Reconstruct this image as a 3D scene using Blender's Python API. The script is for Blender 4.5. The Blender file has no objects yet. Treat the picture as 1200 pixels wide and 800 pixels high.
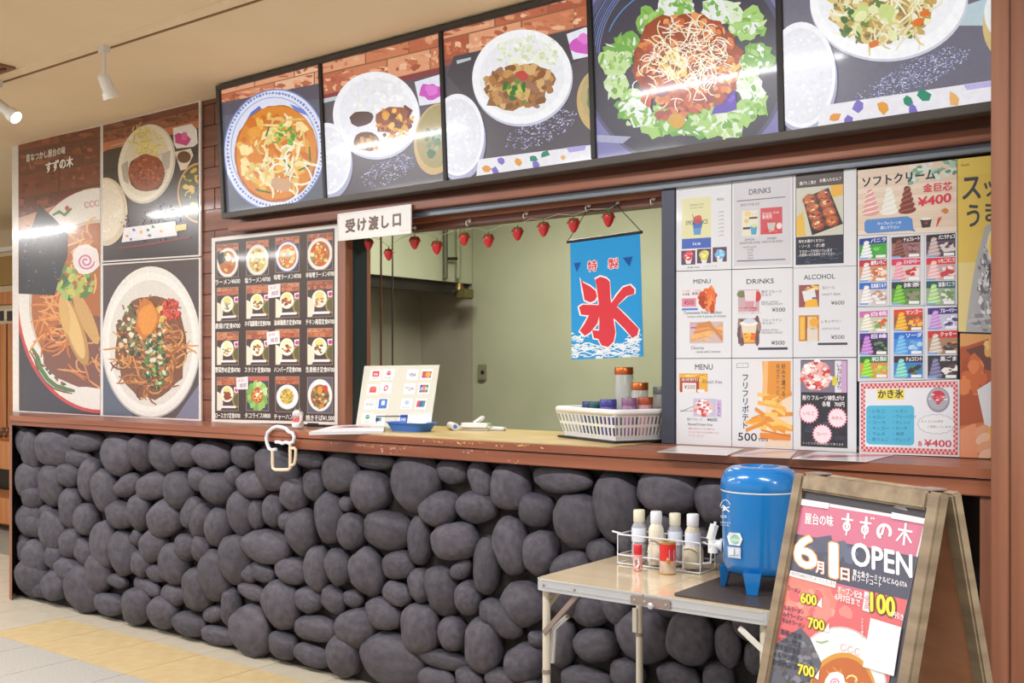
import bpy, bmesh, math, random
import numpy as np
from mathutils import Vector, Matrix, noise

S = bpy.context.scene
COL = S.collection

# ---------------------------------------------------------------- camera
FPX, HY, DIST, EYE = 1240.0, 430.0, 3.35, 1.31
TH = math.atan2(FPX, 1640.0)
FW = np.array([-math.sin(TH), math.cos(TH), 0.0])
RT = np.array([math.cos(TH), math.sin(TH), 0.0])
UP = np.array([0.0, 0.0, 1.0])
CAM = np.array([0.0, -DIST, EYE])
cam = bpy.data.cameras.new('camera')
cam.sensor_width = 36.0
cam.lens = FPX / 1200.0 * 36.0
cam.shift_y = (HY - 400.0) / 1200.0
cam.clip_start = 0.05
camo = bpy.data.objects.new('camera', cam)
COL.objects.link(camo)
camo.location = CAM
camo.rotation_euler = (math.pi / 2, 0, TH)
S.camera = camo

# ---------------------------------------------------------------- world, exposure
W = bpy.data.worlds.new('hall_ambient')
S.world = W
W.use_nodes = True
W.node_tree.nodes['Background'].inputs[0].default_value = (0.95, 0.97, 1.0, 1)
W.node_tree.nodes['Background'].inputs[1].default_value = 0.82
S.view_settings.view_transform = 'Standard'
S.view_settings.look = 'None'
S.view_settings.exposure = 0.0
S.view_settings.gamma = 1.0
S.view_settings.use_curve_mapping = False
S.cycles.max_bounces = 6
S.cycles.diffuse_bounces = 3
S.cycles.sample_clamp_indirect = 4.0
S.cycles.caustics_reflective = False
S.cycles.caustics_refractive = False
CEIL = 2.665
TUBE_W, TUBE_COL = 50.0, (0.98, 0.98, 1.0)
SPOT_W = 22.0
KITCHEN_W = 50.0
# the hall's ceiling fluorescent fittings: (x, y); each builds its own lamp further down
HALL_LIGHTS = [(x, -1.95) for x in (-9.6, -7.2, -4.8, -2.4, 0.0, 2.4)] + [(x, -4.6) for x in (-9.6, -7.2, -4.8)]

# ---------------------------------------------------------------- helpers
def rays(uv):
    uv = np.asarray(uv, float).reshape(-1, 2)
    return FW + np.outer((uv[:, 0] - 600) / FPX, RT) + np.outer((HY - uv[:, 1]) / FPX, UP)

def plane_map(p0, n):
    p0 = np.asarray(p0, float); n = np.asarray(n, float); n = n / np.linalg.norm(n)
    def m(uv, off):
        d = rays(uv)
        t = ((p0 - CAM) @ n) / (d @ n)
        return CAM + d * t[:, None] + np.outer(off, n)
    return m

def ymap(y):
    return plane_map((0, y, 0), (0, -1, 0))

def py(u, v, y):
    d = rays((u, v))[0]
    return CAM + d * ((y - CAM[1]) / d[1])

def pz(u, v, z):
    d = rays((u, v))[0]
    return CAM + d * ((z - CAM[2]) / d[2])

def pzc(u, v, zc):
    return CAM + rays((u, v))[0] * zc

def px(u, v, x):
    d = rays((u, v))[0]
    return CAM + d * ((x - CAM[0]) / d[0])

def lin(c):
    r = []
    for k in c[:3]:
        k = k / 255.0
        r.append(k / 12.92 if k <= 0.04045 else ((k + 0.055) / 1.055) ** 2.4)
    return (r[0], r[1], r[2], 1.0)

WL = {}

def link(o, parent=None, wloc=(0, 0, 0)):
    COL.objects.link(o)
    WL[o.name] = np.array(wloc, float)
    if parent is not None:
        o.parent = parent
        o.location = np.array(wloc, float) - WL[parent.name]
    else:
        o.location = wloc
    return o

def tag(o, label=None, cat=None, group=None, kind=None):
    if label: o['label'] = label
    if cat: o['category'] = cat
    if group: o['group'] = group
    if kind: o['kind'] = kind
    return o

def empty(name, loc, label=None, cat=None, group=None, kind=None):
    o = bpy.data.objects.new(name, None)
    o.empty_display_size = 0.05
    link(o, None, loc)
    return tag(o, label, cat, group, kind)

def obj(name, verts, faces, mat, parent=None, smooth=False, sharp=None, kind=None):
    v = np.asarray([tuple(p) for p in verts], float)
    o0 = np.array([(v[:, 0].min() + v[:, 0].max()) / 2, (v[:, 1].min() + v[:, 1].max()) / 2, v[:, 2].min()])
    me = bpy.data.meshes.new(name)
    me.from_pydata([tuple(p) for p in (v - o0)], [], faces)
    me.materials.append(mat)
    if smooth:
        me.shade_smooth()
        if sharp: me.set_sharp_from_angle(angle=math.radians(sharp))
    me.update()
    o = link(bpy.data.objects.new(name, me), parent, o0)
    if kind: o['kind'] = kind
    return o

class MB:
    """collects vertices and faces of ONE part"""
    def __init__(s): s.v = []; s.f = []
    def add(s, v, f):
        b = len(s.v); s.v += [tuple(p) for p in v]; s.f += [tuple(i + b for i in q) for q in f]; return s
    def box(s, x0, x1, y0, y1, z0, z1, bev=0.0):
        return s.obox(((x0 + x1) / 2, (y0 + y1) / 2, (z0 + z1) / 2), (1, 0, 0), (0, 1, 0), (0, 0, 1), (x1 - x0) / 2, (y1 - y0) / 2, (z1 - z0) / 2, bev)
    def obox(s, c, a, b, n, ha, hb, hn, bev=0.0):
        c, a, b, n = (np.asarray(q, float) for q in (c, a, b, n))
        bm = bmesh.new()
        bmesh.ops.create_cube(bm, size=2.0)
        for v in bm.verts: v.co = Vector((v.co.x * ha, v.co.y * hb, v.co.z * hn))
        if bev: bmesh.ops.bevel(bm, geom=bm.edges[:], offset=bev, segments=2, affect='EDGES', clamp_overlap=True)
        bm.verts.index_update()
        vs = [c + a * v.co.x + b * v.co.y + n * v.co.z for v in bm.verts]
        fs = [[v.index for v in f.verts] for f in bm.faces]
        bm.free()
        return s.add(vs, fs)
    def tube(s, pts, r, n=8, closed=False):
        P = [np.asarray(p, float) for p in pts]
        k = len(P); rings = []; up = None
        for i in range(k):
            if closed: t = P[(i + 1) % k] - P[i - 1]
            else: t = P[min(i + 1, k - 1)] - P[max(i - 1, 0)]
            t = t / (np.linalg.norm(t) + 1e-12)
            if up is None:
                a = np.array([0, 0, 1.0]) if abs(t[2]) < 0.9 else np.array([1.0, 0, 0])
            else: a = up
            b = np.cross(t, a); b /= np.linalg.norm(b) + 1e-12
            a = np.cross(b, t); up = a
            rr = r[i] if isinstance(r, (list, tuple)) else r
            rings.append([P[i] + (a * math.cos(2 * math.pi * j / n) + b * math.sin(2 * math.pi * j / n)) * rr for j in range(n)])
        vs = [p for q in rings for p in q]; fs = []
        for i in range(k if closed else k - 1):
            i2 = (i + 1) % k
            for j in range(n):
                j2 = (j + 1) % n
                fs.append((i * n + j, i * n + j2, i2 * n + j2, i2 * n + j))
        if not closed:
            fs.append(tuple(range(n))[::-1]); fs.append(tuple((k - 1) * n + j for j in range(n)))
        return s.add(vs, fs)
    def lathe(s, prof, c, n=24, axis=None):
        c = np.asarray(c, float)
        if axis is None: ax, a, b = np.array([0, 0, 1.0]), np.array([1.0, 0, 0]), np.array([0, 1.0, 0])
        else:
            ax = np.asarray(axis, float); ax = ax / np.linalg.norm(ax)
            q = np.array([0, 0, 1.0]) if abs(ax[2]) < .9 else np.array([1.0, 0, 0])
            a = np.cross(q, ax); a /= np.linalg.norm(a); b = np.cross(ax, a)
        vs = []; fs = []; m = len(prof)
        for r, z in prof:
            for j in range(n):
                t = 2 * math.pi * j / n
                vs.append(c + ax * z + (a * math.cos(t) + b * math.sin(t)) * max(r, 1e-5))
        for i in range(m - 1):
            for j in range(n):
                j2 = (j + 1) % n
                fs.append((i * n + j, i * n + j2, (i + 1) * n + j2, (i + 1) * n + j))
        fs.append(tuple(range(n))[::-1]); fs.append(tuple((m - 1) * n + j for j in range(n)))
        return s.add(vs, fs)
    def prism(s, pts, off):
        """pts: closed 3-D outline; off: extrusion vector"""
        n = len(pts); off = np.asarray(off, float)
        A = [np.asarray(p, float) for p in pts]; B = [p + off for p in A]
        fs = [tuple(range(n)), tuple(range(2 * n - 1, n - 1, -1))]
        for i in range(n):
            j = (i + 1) % n
            fs.append((j, i, i + n, j + n))
        return s.add(A + B, fs)
    def build(s, name, mat, parent=None, smooth=False, sharp=35, kind=None):
        return obj(name, s.v, s.f, mat, parent, smooth, sharp, kind)

def abox(name, mat, x0, x1, y0, y1, z0, z1, parent=None, bev=0.0, kind=None):
    return MB().box(min(x0, x1), max(x0, x1), min(y0, y1), max(y0, y1), min(z0, z1), max(z0, z1), bev).build(name, mat, parent, bev > 0, 40, kind)

# ---------------------------------------------------------------- materials
def material(name, c, c2=None, scale=(6, 6, 6), rough=0.6, metal=0.0, bump=0.0, coat=0.0, detail=4.0, rr=0.0, objrand=0.0, spec=0.5, trans=0.0, emit=0.0, alpha=1.0):
    m = bpy.data.materials.new(name); m.use_nodes = True
    nt = m.node_tree; b = nt.nodes['Principled BSDF']
    b.inputs['Roughness'].default_value = rough
    b.inputs['Metallic'].default_value = metal
    b.inputs['Coat Weight'].default_value = coat
    b.inputs['Coat Roughness'].default_value = 0.08
    b.inputs['Specular IOR Level'].default_value = spec
    b.inputs['Transmission Weight'].default_value = trans
    b.inputs['Alpha'].default_value = alpha
    b.inputs['Base Color'].default_value = lin(c)
    if emit:
        b.inputs['Emission Color'].default_value = lin(c); b.inputs['Emission Strength'].default_value = emit
    if c2 is not None or bump:
        tc = nt.nodes.new('ShaderNodeTexCoord'); mp = nt.nodes.new('ShaderNodeMapping')
        mp.inputs['Scale'].default_value = scale
        nz = nt.nodes.new('ShaderNodeTexNoise'); nz.inputs['Scale'].default_value = 1.0; nz.inputs['Detail'].default_value = detail
        nt.links.new(tc.outputs['Object'], mp.inputs['Vector'])
        vec = mp.outputs['Vector']
        if objrand:
            oi = nt.nodes.new('ShaderNodeObjectInfo'); ad = nt.nodes.new('ShaderNodeVectorMath'); ad.operation = 'ADD'
            ml = nt.nodes.new('ShaderNodeMath'); ml.operation = 'MULTIPLY'; ml.inputs[1].default_value = 37.0
            nt.links.new(oi.outputs['Random'], ml.inputs[0]); nt.links.new(vec, ad.inputs[0]); nt.links.new(ml.outputs[0], ad.inputs[1]); vec = ad.outputs[0]
        nt.links.new(vec, nz.inputs['Vector'])
        if c2 is not None:
            rp = nt.nodes.new('ShaderNodeValToRGB')
            rp.color_ramp.elements[0].position = 0.3; rp.color_ramp.elements[1].position = 0.72
            rp.color_ramp.elements[0].color = lin(c); rp.color_ramp.elements[1].color = lin(c2)
            nt.links.new(nz.outputs['Fac'], rp.inputs['Fac'])
            out = rp.outputs['Color']
            if objrand:
                hs = nt.nodes.new('ShaderNodeHueSaturation')
                mr = nt.nodes.new('ShaderNodeMapRange'); mr.inputs['To Min'].default_value = 1 - objrand; mr.inputs['To Max'].default_value = 1 + objrand
                nt.links.new(oi.outputs['Random'], mr.inputs['Value']); nt.links.new(mr.outputs[0], hs.inputs['Value'])
                nt.links.new(out, hs.inputs['Color']); out = hs.outputs['Color']
            nt.links.new(out, b.inputs['Base Color'])
        if rr:
            mr2 = nt.nodes.new('ShaderNodeMapRange'); mr2.inputs['To Min'].default_value = rough - rr; mr2.inputs['To Max'].default_value = rough + rr
            nt.links.new(nz.outputs['Fac'], mr2.inputs['Value']); nt.links.new(mr2.outputs[0], b.inputs['Roughness'])
        if bump:
            bp = nt.nodes.new('ShaderNodeBump'); bp.inputs['Strength'].default_value = bump; bp.inputs['Distance'].default_value = 0.004
            nt.links.new(nz.outputs['Fac'], bp.inputs['Height']); nt.links.new(bp.outputs['Normal'], b.inputs['Normal'])
    return m

def print_material(name, rough=0.4, coat=0.0, emit=0.0, grain=0.0):
    m = bpy.data.materials.new(name); m.use_nodes = True
    nt = m.node_tree; b = nt.nodes['Principled BSDF']
    a = nt.nodes.new('ShaderNodeAttribute'); a.attribute_name = 'Col'
    b.inputs['Roughness'].default_value = rough
    b.inputs['Coat Weight'].default_value = coat; b.inputs['Coat Roughness'].default_value = 0.06
    src = a.outputs['Color']
    if grain:
        tc = nt.nodes.new('ShaderNodeTexCoord'); nz = nt.nodes.new('ShaderNodeTexNoise'); nz.inputs['Scale'].default_value = 55.0; nz.inputs['Detail'].default_value = 5.0
        mr = nt.nodes.new('ShaderNodeMapRange'); mr.inputs['From Min'].default_value = .3; mr.inputs['From Max'].default_value = .7; mr.inputs['To Min'].default_value = 1 - grain; mr.inputs['To Max'].default_value = 1 + grain * .6
        hv = nt.nodes.new('ShaderNodeHueSaturation')
        nt.links.new(tc.outputs['Object'], nz.inputs['Vector']); nt.links.new(nz.outputs['Fac'], mr.inputs['Value']); nt.links.new(mr.outputs[0], hv.inputs['Value']); nt.links.new(src, hv.inputs['Color']); src = hv.outputs['Color']
    if emit:
        mx = nt.nodes.new('ShaderNodeMix'); mx.data_type = 'RGBA'; mx.blend_type = 'MULTIPLY'
        mx.inputs['Factor'].default_value = 1.0; mx.inputs[7].default_value = (0.06, 0.06, 0.06, 1)
        nt.links.new(src, mx.inputs[6]); nt.links.new(mx.outputs[2], b.inputs['Base Color'])
        nt.links.new(src, b.inputs['Emission Color']); b.inputs['Emission Strength'].default_value = emit
    else:
        nt.links.new(src, b.inputs['Base Color'])
    return m

M = {}
M['paper'] = print_material('printed_paper', 0.5, 0.15)
M['laminate'] = print_material('laminated_print', 0.28, 0.35)
M['poster'] = print_material('glossy_poster', 0.22, 0.6, 0.0, .09)
M['backlit'] = print_material('backlit_film', 0.28, 0.3, 0.9, .06)
M['cloth'] = print_material('dyed_cloth', 0.9, 0.0)
M['cream'] = material('cream_plaster', (247, 230, 200), (242, 223, 190), (2, 2, 2), 0.85)
M['wood'] = material('reddish_brown_wood', (120, 64, 41), (158, 95, 64), (1.2, 22, 22), 0.38, bump=0.05, coat=0.15)
M['wood_v'] = material('reddish_brown_upright_wood', (126, 78, 57), (154, 104, 80), (26, 26, 0.9), 0.4, bump=0.05, coat=0.15)
M['wood_dark'] = material('dark_stained_wood', (84, 44, 30), (112, 62, 42), (1.2, 22, 22), 0.45, bump=0.05)
M['plank'] = material('stained_cladding_board', (104, 58, 40), (142, 86, 60), (3, 30, 30), 0.42, bump=0.08, objrand=0.10, coat=0.1)
M['worn_top'] = material('worn_yellow_worktop', (176, 148, 84), (198, 174, 112), (5, 12, 12), 0.35, rr=0.1)
M['mortar'] = material('dark_mortar', (38, 35, 35), (52, 48, 47), (30, 30, 30), 0.95, bump=0.6)
M['stone'] = material('dark_river_stone', (64, 61, 70), (88, 84, 93), (3.2, 3.2, 3.2), 0.62, bump=0.25, objrand=0.16, detail=7.0, spec=0.35)
M['alu_dark'] = material('dark_anodised_aluminium', (66, 70, 84), rough=0.42, metal=0.35)
M['alu_grey'] = material('grey_anodised_aluminium', (112, 118, 126), rough=0.4, metal=0.5)
M['black'] = material('black_metal', (38, 36, 38), rough=0.5)
M['bronze'] = material('dark_bronze_frame', (72, 66, 62), (82, 76, 72), (4, 40, 40), rough=0.45, metal=0.3)
M['white'] = material('white_plastic', (232, 232, 230), rough=0.4)
M['white_metal'] = material('white_painted_metal', (226, 222, 214), rough=0.35)
M['kitchen_wall'] = material('pale_green_kitchen_wall', (179, 184, 155), (168, 173, 142), (2.2, 2.2, 2.2), 0.7)
M['steel'] = material('brushed_stainless_steel', (168, 165, 146), (190, 186, 166), (3, 3, 1.2), 0.34, metal=0.35, rr=0.06)
M['steel_dark'] = material('dark_shaded_steel', (48, 46, 42), (64, 60, 54), (6, 6, 6), 0.5, metal=0.6)
M['pipe'] = material('pale_green_painted_pipe', (140, 146, 112), rough=0.5)
M['brass'] = material('aged_brass', (120, 100, 60), rough=0.4, metal=0.8)
M['grout'] = material('floor_grout', (150, 142, 130), rough=0.9)
M['tile_grey'] = material('speckled_grey_floor_tile', (172, 168, 160), (200, 196, 187), (120, 120, 120), 0.5, detail=2.0)
M['tile_beige'] = material('smooth_beige_floor_tile', (196, 186, 166), (208, 198, 178), (8, 8, 8), 0.45)
M['tile_yellow'] = material('sandy_yellow_floor_tile', (204, 178, 130), (216, 194, 148), (14, 14, 14), 0.5)
M['pine'] = material('warm_pine_wood', (170, 104, 56), (196, 130, 76), (20, 20, 2), 0.5)
M['glass'] = material('clear_glass', (235, 240, 240), rough=0.03, trans=1.0)
# ---------------------------------------------------------------- flat prints drawn as coloured shapes on the real surface
GL = {}
def glyphs(s, bold):
    k = (s, bold)
    if k in GL: return GL[k]
    cu = bpy.data.curves.new('lettering', 'FONT'); cu.body = s; cu.size = 1.0; cu.resolution_u = 3; cu.offset = bold
    cu.fill_mode = 'FRONT'
    o = bpy.data.objects.new('lettering', cu); COL.objects.link(o)
    bpy.context.view_layer.update()
    me = bpy.data.meshes.new_from_object(o.evaluated_get(bpy.context.evaluated_depsgraph_get()))
    v = np.array([(p.co.x, p.co.y) for p in me.vertices]) if len(me.vertices) else np.zeros((0, 2))
    f = [tuple(p.vertices) for p in me.polygons]
    bpy.data.objects.remove(o); bpy.data.curves.remove(cu); bpy.data.meshes.remove(me)
    GL[k] = (v, f)
    return GL[k]

def is_cjk(s): return any(ord(c) > 0x2e00 for c in s)
_ref = {}
def ref_y(cjk):
    if cjk not in _ref:
        v, f = glyphs('国' if cjk else 'H', 0.0); _ref[cjk] = (v[:, 1].min(), v[:, 1].max())
    return _ref[cjk]

def clip_poly(P, Q):
    """Sutherland-Hodgman: P against convex Q"""
    area = sum(Q[i][0] * Q[(i + 1) % len(Q)][1] - Q[(i + 1) % len(Q)][0] * Q[i][1] for i in range(len(Q)))
    sg = 1 if area > 0 else -1
    out = [tuple(p) for p in P]
    for i in range(len(Q)):
        a = Q[i]; b = Q[(i + 1) % len(Q)]; inp = out; out = []
        if not inp: break
        def side(p): return sg * ((b[0] - a[0]) * (p[1] - a[1]) - (b[1] - a[1]) * (p[0] - a[0]))
        for k in range(len(inp)):
            c = inp[k]; p = inp[k - 1]; sc = side(c); sp = side(p)
            if (sc >= 0) != (sp >= 0):
                t = sp / (sp - sc); out.append((p[0] + (c[0] - p[0]) * t, p[1] + (c[1] - p[1]) * t))
            if sc >= 0: out.append(c)
    return out

class Print:
    EPS = 5e-6
    def __init__(s, mapper, seed=1, base=2e-4):
        s.m = mapper; s.v = []; s.off = []; s.f = []; s.c = []; s.k = 0; s.T = None; s.clip = None; s.R = random.Random(seed); s.base = base; s.extra = []
    def quad(s, q):
        """unit square (0..1, y down) -> picture quad TL TR BR BL, clipped to it"""
        s.T = [np.asarray(p, float) for p in q]; s.clip = [tuple(p) for p in q]; return s
    def raw(s, clip=None): s.T = None; s.clip = clip; return s
    def tr(s, p):
        if s.T is None: return (float(p[0]), float(p[1]))
        a, b, c, d = s.T; x, y = p
        q = (a * (1 - x) + b * x) * (1 - y) + (d * (1 - x) + c * x) * y
        return (q[0], q[1])
    def poly(s, pts, col, layer=True):
        P = [s.tr(p) for p in pts]
        if s.clip: P = clip_poly(P, s.clip)
        if len(P) < 3: return s
        b = len(s.v); s.v += P; s.off += [s.base + s.k * s.EPS] * len(P)
        s.f.append(tuple(range(b, b + len(P)))); s.c.append(col)
        if layer: s.k += 1
        return s
    def rect(s, x0, y0, x1, y1, col): return s.poly([(x0, y0), (x1, y0), (x1, y1), (x0, y1)], col)
    def fill(s, col): return s.rect(-0.01, -0.01, 1.01, 1.01, col)
    def ell(s, cx, cy, rx, ry, col, ang=0, n=26, jit=0.0):
        t = math.radians(ang); ca, sa = math.cos(t), math.sin(t); P = []
        for i in range(n):
            a = 2 * math.pi * i / n; k = 1 + s.R.uniform(-jit, jit)
            x, y = rx * k * math.cos(a), ry * k * math.sin(a)
            P.append((cx + x * ca - y * sa, cy + x * sa + y * ca))
        return s.poly(P, col)
    def stroke(s, pts, w, col):
        P = [np.asarray(p, float) for p in pts]; L = []; Rr = []
        for i in range(len(P)):
            t = P[min(i + 1, len(P) - 1)] - P[max(i - 1, 0)]; t = t / (np.linalg.norm(t) + 1e-9)
            nrm = np.array([-t[1], t[0]]); ww = w * (0.6 if i in (0, len(P) - 1) else 1) / 2
            L.append(P[i] + nrm * ww); Rr.append(P[i] - nrm * ww)
        for i in range(len(P) - 1): s.poly([L[i], L[i + 1], Rr[i + 1], Rr[i]], col, False)
        s.k += 1
        return s
    def arc(s, cx, cy, rx, ry, a0, a1, w, col, n=12, ang=0):
        t = math.radians(ang); ca, sa = math.cos(t), math.sin(t); P = []
        for i in range(n + 1):
            a = math.radians(a0 + (a1 - a0) * i / n); x, y = rx * math.cos(a), ry * math.sin(a)
            P.append((cx + x * ca - y * sa, cy + x * sa + y * ca))
        return s.stroke(P, w, col)
    def inside(s, cx, cy, rx, ry, ang=0):
        a = s.R.uniform(0, 2 * math.pi); r = math.sqrt(s.R.random()); t = math.radians(ang)
        x, y = rx * r * math.cos(a), ry * r * math.sin(a)
        return (cx + x * math.cos(t) - y * math.sin(t), cy + x * math.sin(t) + y * math.cos(t))
    def chunks(s, cx, cy, rx, ry, n, cols, size, asp=1.6, ang=0, jit=0.28):
        k = ry / rx if s.T is not None else 1
        for i in range(n):
            x, y = s.inside(cx, cy, rx, ry, ang); z = size * s.R.uniform(0.5, 1.2)
            s.ell(x, y, z, z / s.R.uniform(1, asp) * (k if s.T is not None else 1), s.R.choice(cols), s.R.uniform(0, 180) if s.T is None else 0, 8, jit)
        return s
    def noodles(s, cx, cy, rx, ry, n, cols, w, L, ang=0):
        for i in range(n):
            x, y = s.inside(cx, cy, rx, ry, ang); a = s.R.uniform(0, 6.28); c = s.R.uniform(-0.7, 0.7); P = []
            for j in range(5):
                P.append((x, y)); x += L / 4 * math.cos(a); y += L / 4 * math.sin(a) * (ry / rx if s.T is not None else 1); a += c
            s.stroke(P, w, s.R.choice(cols))
        return s
    def bricks(s, x0, y0, x1, y1, rows, cols, slope=0.0, per=3):
        """photo backdrop of rough bricks between two heights; slope tips the courses"""
        h = (y1 - y0) / rows
        jc_ = tuple(sum(c[i] for c in cols) / len(cols) * .72 for i in range(3))
        s.poly([(x0, y0), (x1, y0 + slope), (x1, y1 + slope), (x0, y1)], jc_)
        for r in range(rows):
            wdt = (x1 - x0) / per; x = x0 - (wdt / 2 if r % 2 else 0)
            while x < x1:
                a = max(x, x0) + wdt * 0.01; b = min(x + wdt * 0.98, x1)
                if b > a:
                    ya = y0 + r * h + slope * (a - x0) / (x1 - x0); yb = y0 + r * h + slope * (b - x0) / (x1 - x0)
                    s.poly([(a, ya + h * .03), (b, yb + h * .03), (b, yb + h * .96), (a, ya + h * .96)], s.R.choice(cols))
                    for q in range(16):
                        t = s.R.random(); bx = a + (b - a) * t; by = ya + (yb - ya) * t + h * s.R.uniform(.2, .8)
                        cc = s.R.choice(cols); d = s.R.uniform(-10, 12)
                        s.ell(bx, by, (b - a) * s.R.uniform(.03, .16), h * s.R.uniform(.04, .16), tuple(min(255, max(0, z + d)) for z in cc), 0, 8, .35)
                x += wdt
        return s
    def text(s, t, x0, y0, x1, y1, h, col, bold=0.0, out=None, outw=0.0, shear=0.0, wonky=0.0):
        """baseline from (x0,y0) to (x1,y1), letter height h"""
        v, f = glyphs(t, 0.0)
        if len(v) == 0: return s
        lo, hi = ref_y(is_cjk(t)); x_a, x_b = v[:, 0].min(), v[:, 0].max(); em = hi - lo
        for cc, rad, nd in (([(out, bold * .5 + outw * .8, 8)] if out else []) + [(col, bold * .5, 4 if bold >= .015 else 0)]):
            for dx, dy in s.ring(rad, nd):
                tx = (v[:, 0] - x_a) / max(x_b - x_a, 1e-6); ty = (v[:, 1] - lo) / em
                X = x0 + tx * (x1 - x0) + ty * shear + dx * h / em; Y = y0 + tx * (y1 - y0) - ty * h + dy * h / em
                s.put(X, Y, f, cc); s.k += .7
        return s
    def ring(s, rad, nd):
        return [(0, 0)] + [(rad * math.cos(2 * math.pi * i / nd + .4), rad * math.sin(2 * math.pi * i / nd + .4)) for i in range(nd)]
    def put(s, X, Y, f, col):
        base = len(s.v); s.v += [s.tr(p) for p in zip(X, Y)]; s.off += [s.base + s.k * s.EPS] * len(X)
        s.f += [tuple(i + base for i in q) for q in f]; s.c += [col] * len(f)
    def vtext(s, t, x, y0, y1, w, col, bold=0.0, out=None, outw=0.0):
        n = len(t); h = (y1 - y0) / n
        for i, ch in enumerate(t):
            if ch == ' ': continue
            if ch == 'ー':
                s.stroke([(x, y0 + h * (i + .15)), (x, y0 + h * (i + .85))], w * .14, col); continue
            s.cell(ch, x - w / 2, y0 + h * i + h * .06, x + w / 2, y0 + h * (i + 1) - h * .06, col, bold)
        return s
    def cell(s, ch, x0, y0, x1, y1, col, bold=0.0):
        v, f = glyphs(ch, 0.0)
        if len(v) == 0: return s
        lo, hi = ref_y(True); em = hi - lo
        mx = (v[:, 0].min() + v[:, 0].max()) / 2
        for dx, dy in s.ring(bold * .5, 6 if bold >= .015 else 0):
            X = (x0 + x1) / 2 + (v[:, 0] - mx + dx) / em * (x1 - x0); Y = y1 - (v[:, 1] - lo + dy) / em * (y1 - y0)
            s.put(X, Y, f, col); s.k += .7
        return s
    def sheet(s, q, thick, col):
        """solid backing of the print: picture quad TL TR BR BL"""
        s.extra.append((q, thick, col)); return s
    def build(s, name, mat, parent=None, wave=None):
        pts = s.m(np.array(s.v), np.array(s.off)) if s.v else np.zeros((0, 3))
        faces = list(s.f); cols = list(s.c)
        # every face must look at the camera
        for i, f in enumerate(faces):
            a, b, c = pts[f[0]], pts[f[1]], pts[f[2]]
            n = np.cross(b - a, c - a)
            if len(f) > 3:
                n = sum(np.cross(pts[f[j]] - a, pts[f[j + 1]] - a) for j in range(1, len(f) - 1))
            if n @ (a - CAM) > 0: faces[i] = f[::-1]
        for q, th, col in s.extra:
            A = s.m(np.array(q), np.zeros(4)); B = s.m(np.array(q), np.full(4, -th)); b = len(pts)
            # keep the back square to the front
            nrm = np.cross(A[1] - A[0], A[3] - A[0]); nrm /= np.linalg.norm(nrm)
            if nrm @ (A[0] - CAM) < 0: nrm = -nrm
            B = A + nrm * th
            pts = np.vstack([pts, A, B])
            for g in ((0, 3, 2, 1), (4, 5, 6, 7), (0, 1, 5, 4), (1, 2, 6, 5), (2, 3, 7, 6), (3, 0, 4, 7)):
                faces.append(tuple(i + b for i in g)); cols.append(col)
        if wave is not None: pts = wave(pts)
        o = obj(name, pts, faces, mat, parent)
        me = o.data
        at = me.color_attributes.new('Col', 'FLOAT_COLOR', 'CORNER')
        ln = np.empty(len(me.polygons), np.int32); me.polygons.foreach_get('loop_total', ln)
        C = np.array([lin(c) for c in cols]); C = np.repeat(C, ln, axis=0)
        at.data.foreach_set('color', C.astype(np.float32).ravel())
        return o

def paper(name, q, y, label, cat, draw, mat='laminate', thick=0.0012, col=(228, 229, 232), group=None, parent=None, seed=1, mapper=None):
    """one printed sheet on an upright plane: quad in picture px, drawing in the unit square of that quad"""
    pr = Print(mapper or ymap(y), seed)
    pr.sheet(q, thick, col)
    pr.quad(q); draw(pr)
    o = pr.build(name, M[mat], parent)
    if label: tag(o, label, cat, group)
    return o
# ================================================================ SETTING
def struct(o): o['kind'] = 'structure'; return o
X0, XR = -6.40, -0.70          # left end of the shop front, right end at the post
SH = 1.037                     # shelf height

# ---- floor with tiles
fl = struct(abox('floor', M['grout'], -13, 5, -8, 4, -0.05, -0.004))
P = 0.385
tile_me = {}
def tile(mat, cx, cy, w, h):
    k = (mat, round(w, 3), round(h, 3))
    if k not in tile_me:
        t = MB().box(-w / 2 + .0015, w / 2 - .0015, -h / 2 + .0015, h / 2 - .0015, -0.004, 0.0, 0.0012)
        me = bpy.data.meshes.new('floor_tile'); me.from_pydata(t.v, [], t.f); me.materials.append(M[mat]); tile_me[k] = me
    o = bpy.data.objects.new('floor_tile', tile_me[k]); link(o, fl, (cx, cy, 0))
for i in range(-6, 8):
    x = -5.2 + P * i + P / 2
    tile('tile_beige' if i < 0 else 'tile_yellow', x, -0.355 - P / 2, P, P)
    tile('tile_beige' if i < -1 else 'tile_grey', x, -0.355 - P * 1.5, P, P)
    tile('tile_yellow', x, -0.355 - P * 2.5, P, P)
    tile('tile_beige', x, -0.355 + P / 2, P, P)
    if i < 0:
        tile('tile_beige', x, -0.355 + P * 1.5, P, P)
tile('tile_beige', -0.5, -2.0, 3.0, 2.2)

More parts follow.
